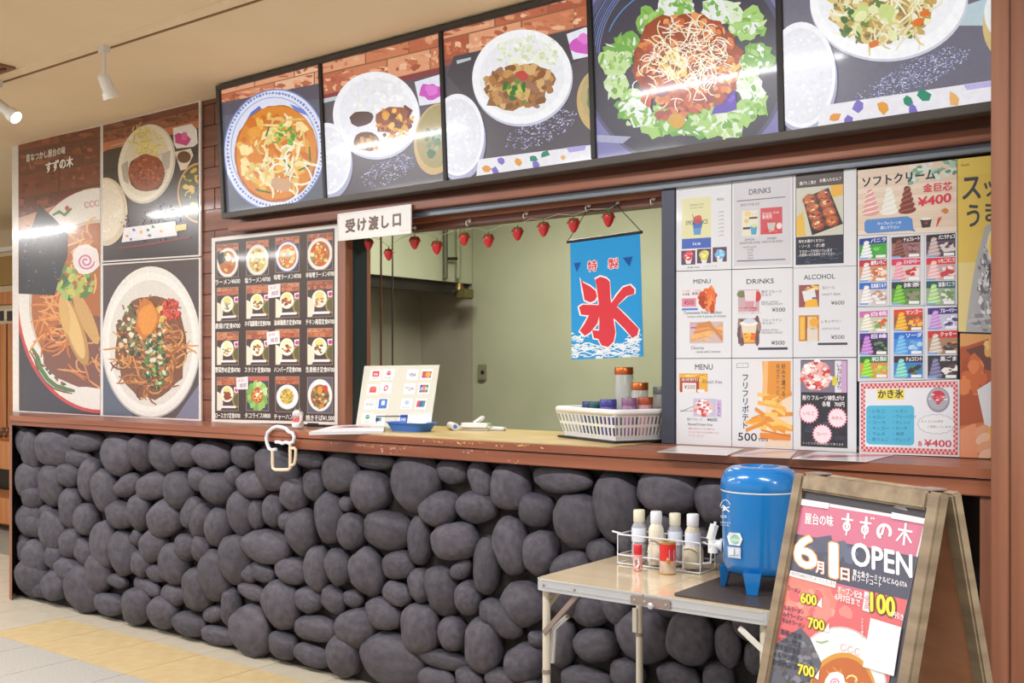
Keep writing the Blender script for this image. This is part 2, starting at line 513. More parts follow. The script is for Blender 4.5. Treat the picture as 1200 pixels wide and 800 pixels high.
# ---- ceiling, with the cream lamp track strip and a thin brown strip beside it
ce = struct(abox('ceiling', M['cream'], -13, 5, -8, 4, CEIL, CEIL + 0.1))
M['groove'] = material('brown_trim', (150, 112, 80), rough=0.7)
struct(abox('trim_1', M['groove'], -12, 4.5, -0.806, -0.796, CEIL - 0.006, CEIL + 0.001))
struct(abox('trim_2', M['cream'], -12, 4.5, -0.875, -0.815, CEIL - 0.006, CEIL + 0.001))
vent = empty('ceiling_vent', (-4.98, -1.03, CEIL), 'brown square ceiling vent at the left edge above the lamp track', 'vent')
v0 = pz(14, 77, CEIL)
abox('frame', M['groove'], v0[0] - .3, v0[0], v0[1] - .16, v0[1] + .02, CEIL - 0.012, CEIL, vent, .003)
for i in range(4):
    abox('slat', M['wood_dark'], v0[0] - .28, v0[0] - .02, v0[1] - .15 + .04 * i, v0[1] - .135 + .04 * i, CEIL - 0.02, CEIL - .011, vent)

# ---- upper front wall: backing, cladding boards
wf = struct(abox('wall_front', M['wood_dark'], X0, -3.50, 0.012, 0.12, 0, CEIL))
H = 0.107
r = random.Random(4)
for row in range(16):
    z0 = SH + row * H; z1 = min(z0 + H - 0.003, CEIL - .001)
    if z1 - z0 < .02: continue
    x = -4.62 + (0.0 if row % 2 else -0.21)
    while x < -3.51:
        a, b = max(x, -4.60), min(x + 0.42 - 0.003, -3.505)
        if b - a > .02: abox('cladding_board', M['plank'], a, b, 0.0 + r.uniform(0, .002), 0.0118, z0, z1, wf, .0016)
        x += 0.42

# ---- lower wall faced with river stones
XE = -5.83                     # the front's left end is cut at a slant from here (y -0.31) back to X0 (y 0)
def slant(y): return XE + (X0 - XE) * (y + .31) / .31
def slab(name, mat, y0, y1, x1, z0, z1, parent=None, off=0.0):
    return MB().prism([(slant(y0) + off, y0, z0), (x1, y0, z0), (x1, y1, z0), (slant(min(y1, 0)) + off, y1, z0)], (0, 0, z1 - z0)).build(name, mat, parent)
wl = struct(slab('wall_lower', M['mortar'], -0.20, 0.10, XR - .12, 0, 0.985, None, .02))
ST = []
Z1 = '''55 95 20 45 0;92 120 22 62 -5;160 112 50 56 0;250 93 42 30 0;225 142 33 25 0;345 130 52 60 0;412 127 32 54 15;480 132 44 50 20;546 127 32 45 0;620 132 47 42 0
66 203 29 57 5;147 222 39 60 0;201 188 28 37 0;262 203 27 66 20;306 237 32 62 0;370 222 38 33 -20;448 223 46 40 -10;525 234 37 56 0;585 203 33 35 0;638 228 43 46 0;682 193 20 30 -20
97 255 27 36 0;57 318 33 54 -5;130 299 20 21 0;105 335 20 37 0;208 290 28 60 0;155 350 34 60 25;252 320 30 48 0;350 308 40 40 0;406 296 28 56 5;482 318 42 54 -20;560 303 24 52 35;590 328 28 55 30
640 342 30 58 15;706 303 34 70 -5;45 408 16 40 0;75 395 20 24 30;104 433 28 56 0;160 430 22 38 15;207 390 30 42 -15;247 413 25 37 20;303 395 35 72 -10;362 420 35 66 -12;395 375 18 26 -20
446 397 34 48 -25;547 402 30 40 0;590 405 25 40 25;690 437 40 74 -5;68 485 38 58 0;117 525 25 27 0;160 512 35 50 -15;198 465 32 36 0;237 520 52 68 10;285 475 36 62 -10;413 448 26 40 5
510 450 36 64 -5;456 480 27 25 0;340 501 35 21 0;424 519 43 24 5;318 570 38 34 0;398 572 46 52 -20;503 543 34 32 0;478 592 38 50 -15;577 525 40 68 0;632 485 40 82 -8;552 627 42 36 0
617 600 33 24 -15;634 663 50 26 0;672 577 24 62 12'''
Z2 = '''15 132 38 40 0;108 170 60 68 0;200 145 45 28 0;296 182 52 60 -10;380 240 52 64 0;390 150 62 24 0;513 210 70 85 -5;620 180 45 38 0;705 205 32 60 -25;42 220 43 42 0;50 305 20 45 -15
96 293 27 50 5;160 247 36 50 15;222 218 27 47 0;310 277 18 24 10;265 317 40 75 5;185 355 42 68 12;136 328 25 28 0;327 357 36 58 22;430 352 70 56 0;580 290 55 52 -10;692 285 58 48 -5
627 385 68 58 -10;525 383 29 78 0;80 400 63 50 0;8 405 18 40 0;63 477 41 27 5;153 470 42 40 0;228 465 32 70 3;290 460 34 55 -20;373 475 48 72 -8;463 455 45 42 -10;525 515 30 52 -20
590 530 45 72 -12;647 470 30 26 -30;668 553 36 52 15;720 455 36 88 0;35 535 38 26 10;118 570 50 73 0;195 557 40 38 0;272 558 37 37 20;330 553 25 27 0;462 538 40 36 10;420 598 52 46 0
30 645 60 75 0;220 643 63 37 -3;340 640 58 58 -20;125 690 42 39 0;210 720 54 32 5;305 720 42 65 0;528 640 55 78 0;620 657 36 55 0;448 730 88 78 0;593 733 68 27 3;715 690 50 78 0
735 590 30 40 0;575 790 55 34 0;672 790 44 34 0;25 480 22 28 0'''
Z3 = '''105 140 60 82 0;278 118 103 48 0;187 220 57 55 0;330 255 78 92 0;460 205 78 125 0;635 155 100 82 0;800 190 72 90 0;105 340 52 100 -8;200 365 53 75 12;310 420 70 55 -25;405 360 45 45 0
495 330 25 45 0;150 535 67 75 -20;80 585 72 55 25;295 500 60 80 10;370 560 65 55 0;190 655 28 28 0;150 735 65 65 -30;80 795 60 45 0;275 665 42 90 5;390 675 70 62 -10;465 540 50 65 10
550 640 95 90 0;360 800 90 48 0;500 770 55 55 0;710 650 78 92 0;670 785 78 50 0;835 670 44 76 0;800 790 50 60 0;620 430 60 75 0;720 470 50 85 0;560 420 34 40 0;640 540 60 44 0;850 420 60 80 0;780 540 48 40 0'''
for src, ox, oy, k in ((Z1, 0, 480, 2.5), (Z2, 280, 480, 2.5), (Z3, 560, 520, 2.857)):
    for it in src.replace('\n', ';').split(';'):
        cx, cy, rx, ry, an = map(float, it.split())
        ST.append((ox + cx / k, oy + cy / k, rx / k, ry / k, an))
# stones below the picture's lower edge and towards the post, so the wall is faced to its foot
rr = random.Random(11)
def taken(u, v, q):
    return any(((u - a) / (rx * .9 + q)) ** 2 + ((v - b) / (ry * .9 + q)) ** 2 < 1 for a, b, rx, ry, an in ST)
for _ in range(5000):
    u, v = rr.uniform(300, 1140), rr.uniform(560, 1010)
    w = py(u, v, -.22)
    if w[2] < .03 or w[2] > .93 or w[0] > XR - .2: continue
    if v < 800 and u < 660: continue
    q = rr.uniform(13, 34)
    if not taken(u, v, q * .8) and len(ST) < 285: ST.append((u, v, q * rr.uniform(.8, 1.05), q * rr.uniform(.9, 1.35), rr.uniform(-30, 30)))
stone_me = []
for k in range(14):
    bm = bmesh.new(); bmesh.ops.create_icosphere(bm, subdivisions=3, radius=1.0)
    sd = Vector((k * 7.3, k * 3.1, k * 5.7))
    for v in bm.verts:
        n = v.co.normalized()
        d = 1 + 0.17 * noise.noise(n * 1.1 + sd) + 0.07 * noise.noise(n * 2.4 + sd)
        p = n * d
        # a little boxier than an ellipsoid
        e = 0.9
        p = Vector([math.copysign(abs(c) ** e, c) for c in p])
        v.co = p
    me = bpy.data.meshes.new('stone'); bm.to_mesh(me); bm.free(); me.shade_smooth(); me.materials.append(M['stone']); stone_me.append(me)
for i, (u, v, rx, ry, an) in enumerate(ST):
    yc = -0.222
    c = py(u, v, yc - .02)
    sx = (py(u + rx, v, yc - .02)[0] - py(u - rx, v, yc - .02)[0]) / 2
    sz = (py(u, v - ry, yc - .02)[2] - py(u, v + ry, yc - .02)[2]) / 2
    m_ = min(sx, sz)
    o = bpy.data.objects.new('stone', stone_me[i % 14])
    dep = min(max(m_ * 0.85, .035), .066)
    zc = max(c[2], sz * .93 + .002)
    if zc + sz * .98 > .985: zc = .985 - sz * .98
    cxx = max(c[0], slant(-.27) + .035 + sx * 1.05)
    link(o, wl, (cxx, yc - rr.uniform(0, .012), zc))
    o.scale = (sx * 1.02, dep, sz * 1.02)
    o.rotation_euler = (rr.uniform(-.12, .12), math.radians(an), rr.uniform(-.15, .15))

# ---- post and boards at the right end
pt = struct(abox('trim_3', M['wood_v'], -0.6675, -0.6235, -0.40, -0.30, 0, CEIL, None, .003))
struct(abox('trim_4', M['wood_v'], -0.6225, -0.44, -0.396, -0.30, 0, CEIL, None, .003))
struct(abox('void_dark_board', M['black'], -0.82, -0.672, -0.05, 0.0, 0, 0.958))  # black board added so the open gap by the post stays dark
struct(abox('trim_5', M['wood_v'], py(1148, 700, -.29)[0], -0.672, -0.29, -0.20, 0, 0.958, None, .003))
struct(MB().prism([(slant(-.30) - .012, -.30, 0), (slant(-.30) + .018, -.30, 0), (X0 + .018, 0, 0), (X0 - .012, 0, 0)], (0, 0, .985)).build('trim_6', M['wood_v']))
struct(abox('wall_right', M['wood_dark'], -0.44, -0.40, -0.38, 3.0, 0, CEIL))

# ---- counter shelf: top board, fascia boards, worn pass-through worktop
cs = empty('counter_shelf', (-3.5, -0.15, 0.96), 'long reddish brown wooden counter shelf along the top of the stone wall', 'counter')
uS = py(340, 500, -.31)[0]
slab('top_board', M['wood'], -0.31, -0.002, -0.672, 1.010, SH, cs, -.012)
slab('fascia_board', M['wood'], -0.304, -0.275, uS, 0.985, 1.009, cs, -.012)
abox('fascia_board', M['wood'], uS + .001, -0.672, -0.302, -0.272, 0.960, 1.006, cs, .003)
ww = MB(); xw0, xw1 = -3.42, -1.90
n = 60; top = []
rw = random.Random(7)
front = [(xw0 + (xw1 - xw0) * i / n, -0.288 - .014 * noise.noise(Vector((i * .35, 2, 0))) - (.008 if 20 < i < 46 else 0)) for i in range(n + 1)]
out = [(x, y, SH + .0005) for x, y in front] + [(-1.90, 0.33, SH + .0005), (xw0, 0.33, SH + .0005)]
ww.prism([(x, y, SH + .0022) for x, y, z in out], (0, 0, -0.0020))
wt = ww.build('worktop', M['worn_top'], cs); wt['label'] = 'worn yellowish worktop of the pass-through'
abox('inner_board', M['wood'], xw0, 0.5, 0.10, 0.33, 1.0, SH, cs)

# ---- header over the opening
struct(abox('wall_header', M['wood_dark'], -3.50, XR + .3, 0.13, 0.20, 1.93, CEIL))
xh0 = py(272, 255, -.03)[0]
hd = struct(abox('trim_7', M['wood'], xh0, -0.668, -0.03, 0.129, 2.008, 2.35))
struct(abox('trim_8', M['wood'], xh0 + .02, -0.668, -0.072, -0.031, 1.969, 2.006, None, .003))
struct(abox('trim_9', M['wood_v'], py(396, 300, -.03)[0], py(405, 300, -.03)[0], -0.03, 0.129, SH + .001, 2.006, None, .002))
win = empty('window_1', (-1.9, 0, SH)); win['kind'] = 'structure'
abox('head_rail', M['alu_grey'], -3.455, -0.671, -0.03, 0.0, 1.943, 1.968, win, .002)
abox('head_rail', M['wood'], -3.43, py(775, 300, 0)[0] - .001, 0.03, 0.058, 1.929, 1.966, win)
abox('head_rail', M['wood_dark'], -3.43, -0.671, 0.06, 0.128, 1.903, 1.966, win)
abox('jamb', M['alu_grey'], py(405, 300, 0)[0], -3.452, -0.029, 0.012, SH + .001, 1.942, win)
abox('sliding_panel', material('dark_green_glass_edge', (44, 54, 56), rough=.25), -3.475, -3.43, 0.014, 0.094, SH + .003, 1.902, win, .002)
mul = abox('mullion', M['alu_dark'], py(775, 300, -.012)[0], py(791, 300, -.012)[0], -0.012, 0.056, SH + .001, 1.942, win, .002)
xg0 = py(793, 300, 0)[0]
abox('pane', material('dim_window_glass', (70, 80, 84), rough=.06), xg0, -0.671, 0.008, 0.014, SH + .02, 1.925, win)
abox('pane_rail', M['alu_grey'], xg0, -0.671, -0.004, 0.012, 1.921, 1.928, win)
abox('pane_rail', M['alu_dark'], xg0, -0.671, -0.002, 0.02, SH + .001, SH + .010, win)

# ---- kitchen seen through the opening
struct(abox('wall_back', M['kitchen_wall'], -4.53, 1.5, 2.2, 2.3, 0, 2.7))
struct(abox('wall_kitchen_end', M['steel'], -5.06, -5.0, 0.13, 2.2, 0, 2.6))
struct(abox('wall_kitchen_panel', M['steel'], -5.0, -4.531, 2.2, 2.25, 0, 2.6))
struct(abox('wall_kitchen_side', M['kitchen_wall'], 1.5, 1.6, 0.1, 2.3, 0, 2.7))
struct(abox('ceiling_kitchen', M['cream'], -5.06, 1.6, 0.13, 2.3, 2.60, 2.66))
struct(abox('floor_kitchen', M['tile_grey'], -5.06, 1.6, 0.11, 2.3, 0, 0.01))
hood = empty('range_hood', (-4.77, 1.2, 1.87), 'pale green range hood casing on the left in the kitchen', 'range hood')
abox('casing', M['kitchen_wall'], -4.56, -4.53, 0.14, 2.195, 1.872, 2.595, hood)
abox('shaded_underside', M['steel_dark'], -4.99, -4.565, 0.14, 2.195, 1.872, 1.90, hood)  # underside coloured dark for the shade beneath the hood
abox('shaded_lip', M['steel_dark'], -4.62, -4.565, 0.14, 2.195, 1.80, 1.871, hood)  # dark strip: shade below the hood edge put into its colour

gp = empty('gas_pipe', (-4.45, 1.95, 1.8), 'pale green gas pipe with brass valve on the hood', 'pipe')
a = px(537, 262, -4.49); b = px(537, 326, -4.49)
MB().tube([(a[0], a[1], 2.55), (b[0], b[1], b[2])], .017, 10).build('pipe', M['pipe'], gp, True)
a2 = px(522, 262, -4.50); b2 = px(522, 326, -4.50)
MB().tube([(a2[0], a2[1], 2.55), (b2[0], b2[1], b2[2])], .016, 10).build('pipe', material('dark_olive_band', (86, 88, 66), rough=.5), gp, True)  # dark upright band left of the pipe, built as a tube
c1 = px(524, 303, -4.49); c2 = px(537, 303, -4.49)
MB().tube([c1, c2], .01, 8).build('bracket', M['steel_dark'], gp, True)
d1 = px(538, 330, -4.47)
MB().lathe([(.02, 0), (.034, .01), (.034, .06), (.025, .075), (.025, .09)], (d1[0], d1[1], d1[2] - .10), 12).build('valve', M['brass'], gp, True)
d2 = px(543, 344, -4.45)
MB().box(d2[0] - .02, d2[0] + .05, d2[1] - .05, d2[1] + .05, d2[2] - .035, d2[2] + .03, .006).build('valve_body', material('olive_valve', (92, 88, 48), rough=.5), gp, True)
d3 = px(527, 342, -4.45)
MB().tube([d1 - np.array([0, 0, .06]), d3], .012, 8).build('valve_handle', M['black'], gp, True)

ro = MB().tube([py(446.5, 240, .32), py(446.5, 510, .32)], .0045, 8)
tag(ro.build('hanging_rod', material('red_brown_rod', (92, 50, 34), rough=.5), None, True), 'thin red-brown upright rod just inside the left of the opening', 'rod')
b_ = py(460, 500, .75)
ro = MB().tube([(b_[0], .75, 2.598), (b_[0], .75, .012)], .004, 8)
tag(ro.build('hanging_rod', material('dark_rod', (40, 40, 36), rough=.5), None, True), 'thin dark upright rod in front of the steel kitchen wall', 'rod')

so = empty('wall_socket', py(565, 445, 2.195), 'small grey-green socket box on the pale kitchen wall', 'socket')
q0, q1 = py(561, 445, 2.19), py(569.5, 427, 2.19)
abox('plate', material('old_grey_plastic', (130, 132, 104), rough=.5), q0[0], q1[0], 2.175, 2.198, q0[2], q1[2], so, .004)
cc = py(565.5, 436, 2.174)
MB().lathe([(.014, 0), (.014, .006), (.009, .008)], (cc[0], 2.176, cc[2]), 12, (0, -1, 0)).build('knob', M['black'], so, True)

# ---- what shows past the left end: a timbered dining area
struct(abox('wall_left', M['cream'], -12, -11.9, -3, 4, 0, CEIL))
struct(abox('wall_far', M['cream'], -12, X0 - .4, 1.95, 2.05, 0, CEIL))
bk = empty('timber_partition', py(5, 600, 1.2), 'warm orange timber partition with shelf beyond the left end of the stones', 'partition')
def far(name, mat, u0, u1, v0, v1, y0, dep, parent):
    a = py(u0, v1, y0); b = py(u1, v0, y0)
    return abox(name, mat, a[0], b[0], y0, y0 + dep, max(a[2], 0.001), b[2], parent)
far('upper_panel', material('olive_gold_panel', (150, 118, 62), rough=.6), -60, 16, 299, 340, 1.2, .05, bk)
far('rail', M['white_metal'], -60, 16, 293, 298, 1.18, .05, bk)
far('beam', M['pine'], -60, 16, 341, 361, 1.15, .1, bk)
far('sign_strip', material('pale_strip', (222, 204, 178), rough=.6), -60, 16, 362, 378, 1.2, .05, bk)
for uu in (1, 11, -9): far('sign_square', M['black'], uu - 3, uu + 3, 364, 376, 1.195, .004, bk)
far('wall_panel', M['pine'], -60, 16, 379, 512, 1.22, .05, bk)
for uu in (-2, 7): far('groove', M['wood_dark'], uu, uu + 1.2, 379, 512, 1.215, .004, bk)
far('shelf_board', M['pine'], -60, 16, 518, 542, 0.9, .3, bk)
far('recess', M['black'], -60, 16, 545, 583, 1.25, .05, bk)
far('lower_board', M['pine'], -60, 16, 585, 602, 0.9, .3, bk)
far('base_panel', material('pine_base', (190, 120, 66), (206, 140, 84), (10, 10, 2), .5), -60, 16, 603, 690, 1.1, .05, bk)
wk = MB()
for i in range(5):
    a = py(1 + 3 * i, 510 - (i % 2) * 5, .95); wk.lathe([(.001, -.02), (.026, 0), (.02, .024), (.001, .034)], a, 8)
tag(wk.build('wicker_basket', material('dark_wicker', (92, 56, 36), (140, 92, 56), (60, 60, 60), .7), None, True), 'small brown wicker basket on the timber shelf at the far left', 'basket')

# ================================================================ HALL LAMPS
M['tube'] = material('lit_tube', (255, 246, 232), rough=.4, emit=6.0)
for i, (x, y) in enumerate(HALL_LIGHTS):
    t = empty('ceiling_light', (x, y, CEIL), 'white fluorescent fitting over the hall walkway, %s from the left in the %s row' % (('first', 'second', 'third', 'fourth', 'fifth', 'sixth')[i % 6], 'near' if i < 6 else 'far'), 'ceiling light', 'fluorescent fittings over the hall')
    abox('housing', M['white_metal'], x - .62, x + .62, y - .07, y + .07, CEIL - .045, CEIL, t, .006)
    MB().tube([(x - .58, y, CEIL - .062), (x + .58, y, CEIL - .062)], .014, 10).build('tube', M['tube'], t, True)
    L = bpy.data.lights.new('tube_glow', 'AREA'); L.shape = 'RECTANGLE'; L.size = 1.16; L.size_y = .10; L.energy = TUBE_W; L.color = TUBE_COL
    lo = bpy.data.objects.new('tube_glow', L); link(lo, t, (x, y, CEIL - .085))
t = empty('ceiling_light', (-3.3, 1.0, 2.6), 'white fluorescent fitting on the kitchen ceiling', 'ceiling light')
abox('housing', M['white_metal'], -3.92, -2.68, .93, 1.07, 2.56, 2.6, t, .006)
MB().tube([(-3.88, 1.0, 2.545), (-2.72, 1.0, 2.545)], .013, 10).build('tube', M['tube'], t, True)
L = bpy.data.lights.new('tube_glow', 'AREA'); L.shape = 'RECTANGLE'; L.size = 1.16; L.size_y = .1; L.energy = KITCHEN_W; L.color = (1, .97, .9)
link(bpy.data.objects.new('tube_glow', L), t, (-3.3, 1.0, 2.525))

def spot(u0, v0, u1, v1, u2, v2, label):
    """track spotlight: foot, stem, can and lit lens"""
    a = py(u0, v0, -.835); b = py(u1, v1, -.835); c = py(u2, v2, -.80)
    a[2] = CEIL - .006
    t = empty('track_spotlight', a, label, 'spotlight', 'spotlights on the ceiling track')
    MB().box(a[0] - .02, a[0] + .02, a[1] - .016, a[1] + .016, a[2] - .03, a[2]).build('track_foot', M['white_metal'], t)
    MB().tube([(a[0], a[1], a[2] - .03), (a[0], a[1], b[2])], .008, 10).build('stem', M['white_metal'], t, True)
    top = np.array([a[0], a[1], b[2]]); d = c - top; ln = np.linalg.norm(d); d /= ln
    MB().lathe([(.016, -.02), (.024, -.012), (.025, ln * .6), (.033, ln * .72), (.036, ln), (.031, ln), (.03, ln * .9)], top, 18, d).build('can', M['white_metal'], t, True)
    MB().lathe([(.030, 0), (.030, .004), (.001, .006)], top + d * ln * .93, 18, d).build('lens', material('lit_lens', (255, 240, 214), rough=.3, emit=3.0), t, True)
    L = bpy.data.lights.new('spot_glow', 'SPOT'); L.energy = SPOT_W; L.spot_size = math.radians(52); L.spot_blend = .9; L.color = (1, .86, .68); L.shadow_soft_size = .03
    o = bpy.data.objects.new('spot_glow', L); link(o, t, top + d * (ln + .01))
    o.rotation_euler = Vector(d).to_track_quat('-Z', 'Y').to_euler()
spot(122, 58, 122, 92, 131, 115, 'white track spotlight hanging above the fried cutlet poster')
spot(-3, 99, -3, 121, 19, 138, 'white track spotlight cut off by the left edge of the picture')
# ================================================================ PRINTS ON THE FRONT
BR = [(176, 96, 62), (196, 118, 80), (158, 82, 54), (206, 138, 98), (146, 74, 50)]
BRD = [(116, 56, 36), (132, 68, 44), (102, 46, 32), (142, 80, 52)]
LEAF = [(84, 132, 60), (124, 166, 78), (160, 190, 104), (60, 104, 52)]
def spiral(p, cx, cy, r, col, w):
    P = []
    for i in range(26):
        a = i * .48; k = r * (1 - i / 30); P.append((cx + k * math.cos(a), cy + k * math.sin(a)))
    p.stroke(P, w, col)
def chopstick_sleeve(p, pts, dots):
    p.poly(pts, (236, 234, 240))
    a, b, c, d = [np.array(q, float) for q in pts]
    for i, (t, s_, col) in enumerate(dots):
        q = (a * (1 - t) + b * t) * (1 - s_) + (d * (1 - t) + c * t) * s_
        L = np.linalg.norm(b - a) * .035
        p.ell(q[0], q[1], L, L * .9, col, p.R.uniform(0, 90), 6, .4)
DOTS = [(.08, .6, (226, 150, 60)), (.16, .85, (120, 104, 190)), (.2, .25, (128, 110, 196)), (.34, .45, (230, 160, 60)), (.47, .35, (44, 140, 110)), (.56, .2, (44, 140, 110)), (.5, .75, (128, 110, 196)), (.72, .55, (232, 180, 110))]

YP = -0.012
# ---- big poster of a ramen bowl
def ramen(p):
    p.raw([(21.5, 169), (117.5, 148), (117.5, 486.4), (22.5, 481)])
    p.rect(15, 140, 125, 495, (58, 48, 56))
    p.bricks(15, 150, 125, 262, 4, BRD, -18, 2)
    p.poly([(15, 258), (66, 240), (60, 262), (15, 285)], (190, 140, 104))
    p.rect(15, 268, 125, 495, (52, 46, 60))
    p.ell(118, 352, 99, 132, (198, 60, 58), n=60)
    p.ell(118, 350, 96, 130, (232, 226, 218), n=60)
    p.ell(118, 356, 84, 99, (206, 190, 170), n=50)
    p.ell(118, 358, 81, 97, (176, 100, 44), n=50)
    p.ell(112, 412, 62, 42, (126, 76, 60), n=40, jit=.04)
    p.noodles(62, 372, 22, 40, 40, [(214, 132, 62), (196, 108, 44), (226, 158, 88)], 2.4, 30)
    p.noodles(106, 425, 14, 26, 14, [(200, 120, 60), (214, 150, 90)], 2.2, 28)
    p.noodles(96, 300, 20, 32, 26, [(216, 150, 70), (232, 178, 96), (190, 110, 46)], 2.4, 24)
    # menma / chicken
    p.ell(88, 388, 11, 42, (186, 140, 78), -18); p.ell(86, 384, 8, 38, (224, 186, 118), -18); p.ell(101, 372, 8, 34, (206, 160, 94), -24); p.ell(76, 368, 6, 24, (216, 172, 100), -8)
    p.chunks(88, 330, 22, 22, 60, LEAF + [(206, 198, 92), (180, 190, 90)], 5, 2.4)
    # fish cake with its swirl
    p.ell(101, 304, 16, 18, (236, 228, 226), jit=.07, n=18); spiral(p, 101, 306, 10, (206, 120, 156), 2.2)
    # seaweed sheet
    p.poly([(46, 240), (64, 256), (80, 274), (79, 300), (70, 326), (64, 346), (22, 344), (20, 300), (36, 272)], (44, 40, 46))
    for i in range(70):
        x, y = p.R.uniform(26, 76), p.R.uniform(262, 342)
        if x > 80 - (y - 240) * .1 or (y < 285 and abs(x - 50) > 20): continue
        p.ell(x, y, p.R.uniform(.6, 2.4), p.R.uniform(.5, 1.4), p.R.choice([(88, 82, 78), (126, 116, 96), (66, 60, 64), (70, 74, 96)]), p.R.uniform(0, 90), 6, .4)
    # dragon band painted on the rim
    for pts in ([(38, 408), (44, 418), (48, 432), (56, 444), (66, 452), (78, 456), (88, 458)],): 
        p.stroke(pts, 5, (84, 120, 62)); p.stroke([(a - 3, b + 3) for a, b in pts], 2, (126, 80, 60))
    for i in range(14):
        a = p.R.uniform(0, 1); p.ell(40 + 46 * a, 412 + 46 * a ** .7, 2.5, 1.6, p.R.choice([(96, 132, 70), (70, 100, 56), (150, 84, 60)]), p.R.uniform(0, 90), 6, .3)
    p.stroke([(62, 252), (70, 248), (76, 252), (84, 244)], 4, (98, 132, 66)); p.ell(79, 244, 2.5, 3, (190, 80, 70))
    for k in range(3): p.arc(102 + 6 * k, 240 - k, 2.6, 3.4, 20, 340, .9, (208, 120, 110), 8)
    p.raw()
    p.text('昔なつかし屋台の味', 31, 190, 77, 180, 8.5, (244, 236, 226), .03, (70, 34, 26), .05)
    p.text('すずの木', 54, 203, 86, 195, 12, (248, 242, 234), .05, (70, 34, 26), .05)
lp = empty('ramen_poster', py(70, 488, YP), 'tall glossy poster of a ramen bowl with seaweed at the left end', 'poster')
paper('backing_board', [(14, 170.2), (119.2, 146.4), (119.6, 487.9), (15, 482.4)], YP, None, None, lambda p: None, 'poster', .010, (226, 220, 214), parent=lp)
pr = Print(ymap(YP - .0006), 3); ramen(pr); pr.build('printed_picture', M['poster'], lp)

# ---- poster of a fried cutlet set
def katsu(p):
    p.raw([(120.8, 147), (232.6, 119.8), (232.6, 298.4), (120.8, 305.6)])
    p.rect(115, 100, 240, 310, (52, 42, 48))
    p.bricks(112, 140, 240, 174, 2, BRD, -32, 2)
    p.poly([(120, 168), (240, 139), (240, 148), (120, 178)], (190, 110, 72))
    p.poly([(124, 176), (160, 168), (150, 232), (120, 240)], (42, 34, 34)); p.stroke([(130, 171), (146, 167)], 1.5, (180, 180, 176))
    p.ell(172, 192, 33, 47, (206, 196, 178), 12, 50); p.ell(171, 191, 31.5, 45.5, (234, 226, 206), 12, 50); p.ell(171, 192, 27, 39, (224, 214, 190), 12, 50)
    p.noodles(171, 167, 15, 17, 120, [(226, 206, 110), (238, 222, 140), (210, 188, 88)], 1.0, 11)
    for k in range(10): p.stroke([(143 + k, 200 + k * 1.2), (196, 178 + k * 4)], .5, (120, 104, 90))
    p.poly([(142, 194), (150, 188), (151, 216), (145, 212)], (176, 164, 150)); p.poly([(190, 180), (200, 176), (199, 196), (191, 202)], (188, 178, 166))
    p.ell(172, 203, 22, 22, (96, 46, 26), 0, 20, .05); p.ell(172, 202, 20.5, 20.5, (148, 72, 36), 0, 20, .06)
    p.chunks(172, 202, 18, 18, 90, [(172, 88, 44), (130, 58, 28), (190, 106, 56), (112, 50, 26)], 2.0, 2)
    p.poly([(203, 150), (225, 145), (231, 152), (232, 168), (227, 172), (207, 174), (204, 168)], (232, 228, 222)); p.ell(214, 163, 9, 8, (196, 54, 128), 0, 12, .25); p.ell(216, 160, 4, 5, (222, 90, 160), 0, 8, .3)
    p.poly([(205, 178), (224, 174), (227, 182), (219, 198), (212, 200)], (222, 208, 186)); p.ell(216, 184, 8, 7, (96, 54, 26), 0, 16)
    p.ell(236, 226, 28, 36, (196, 152, 82), 0, 40); p.ell(236, 226, 26, 33.5, (78, 72, 38), 0, 40)
    p.chunks(232, 222, 18, 26, 40, [(206, 170, 52), (60, 84, 44), (44, 60, 40), (226, 196, 90)], 4.5, 2)
    p.ell(124, 248, 26, 40, (214, 196, 166), 0, 40); p.ell(122, 246, 23, 36, (230, 218, 196), 0, 40); p.chunks(122, 246, 20, 32, 60, [(238, 228, 208), (222, 208, 184), (244, 236, 220)], 1.6, 2)
    p.chunks(180, 262, 40, 24, 60, [(70, 62, 72), (64, 54, 62), (86, 76, 84)], 2.2, 2)
    chopstick_sleeve(p, [(146, 267), (206, 259), (208, 276), (143, 284)], DOTS)
    p.poly([(205, 264), (219, 262), (219, 269), (206, 271)], (222, 204, 120))
    p.stroke([(138, 291), (170, 287), (224, 278)], 2.5, (130, 44, 52))
cp = empty('cutlet_poster', py(176, 300, YP), 'glossy poster of a breaded cutlet set with shredded cabbage', 'poster')
paper('backing_board', [(119.6, 146.3), (235.2, 117.6), (235.2, 300.2), (119.6, 307.5)], YP, None, None, lambda p: None, 'poster', .010, (226, 220, 214), parent=cp)
pr = Print(ymap(YP - .0006), 5); katsu(pr); pr.build('printed_picture', M['poster'], cp)

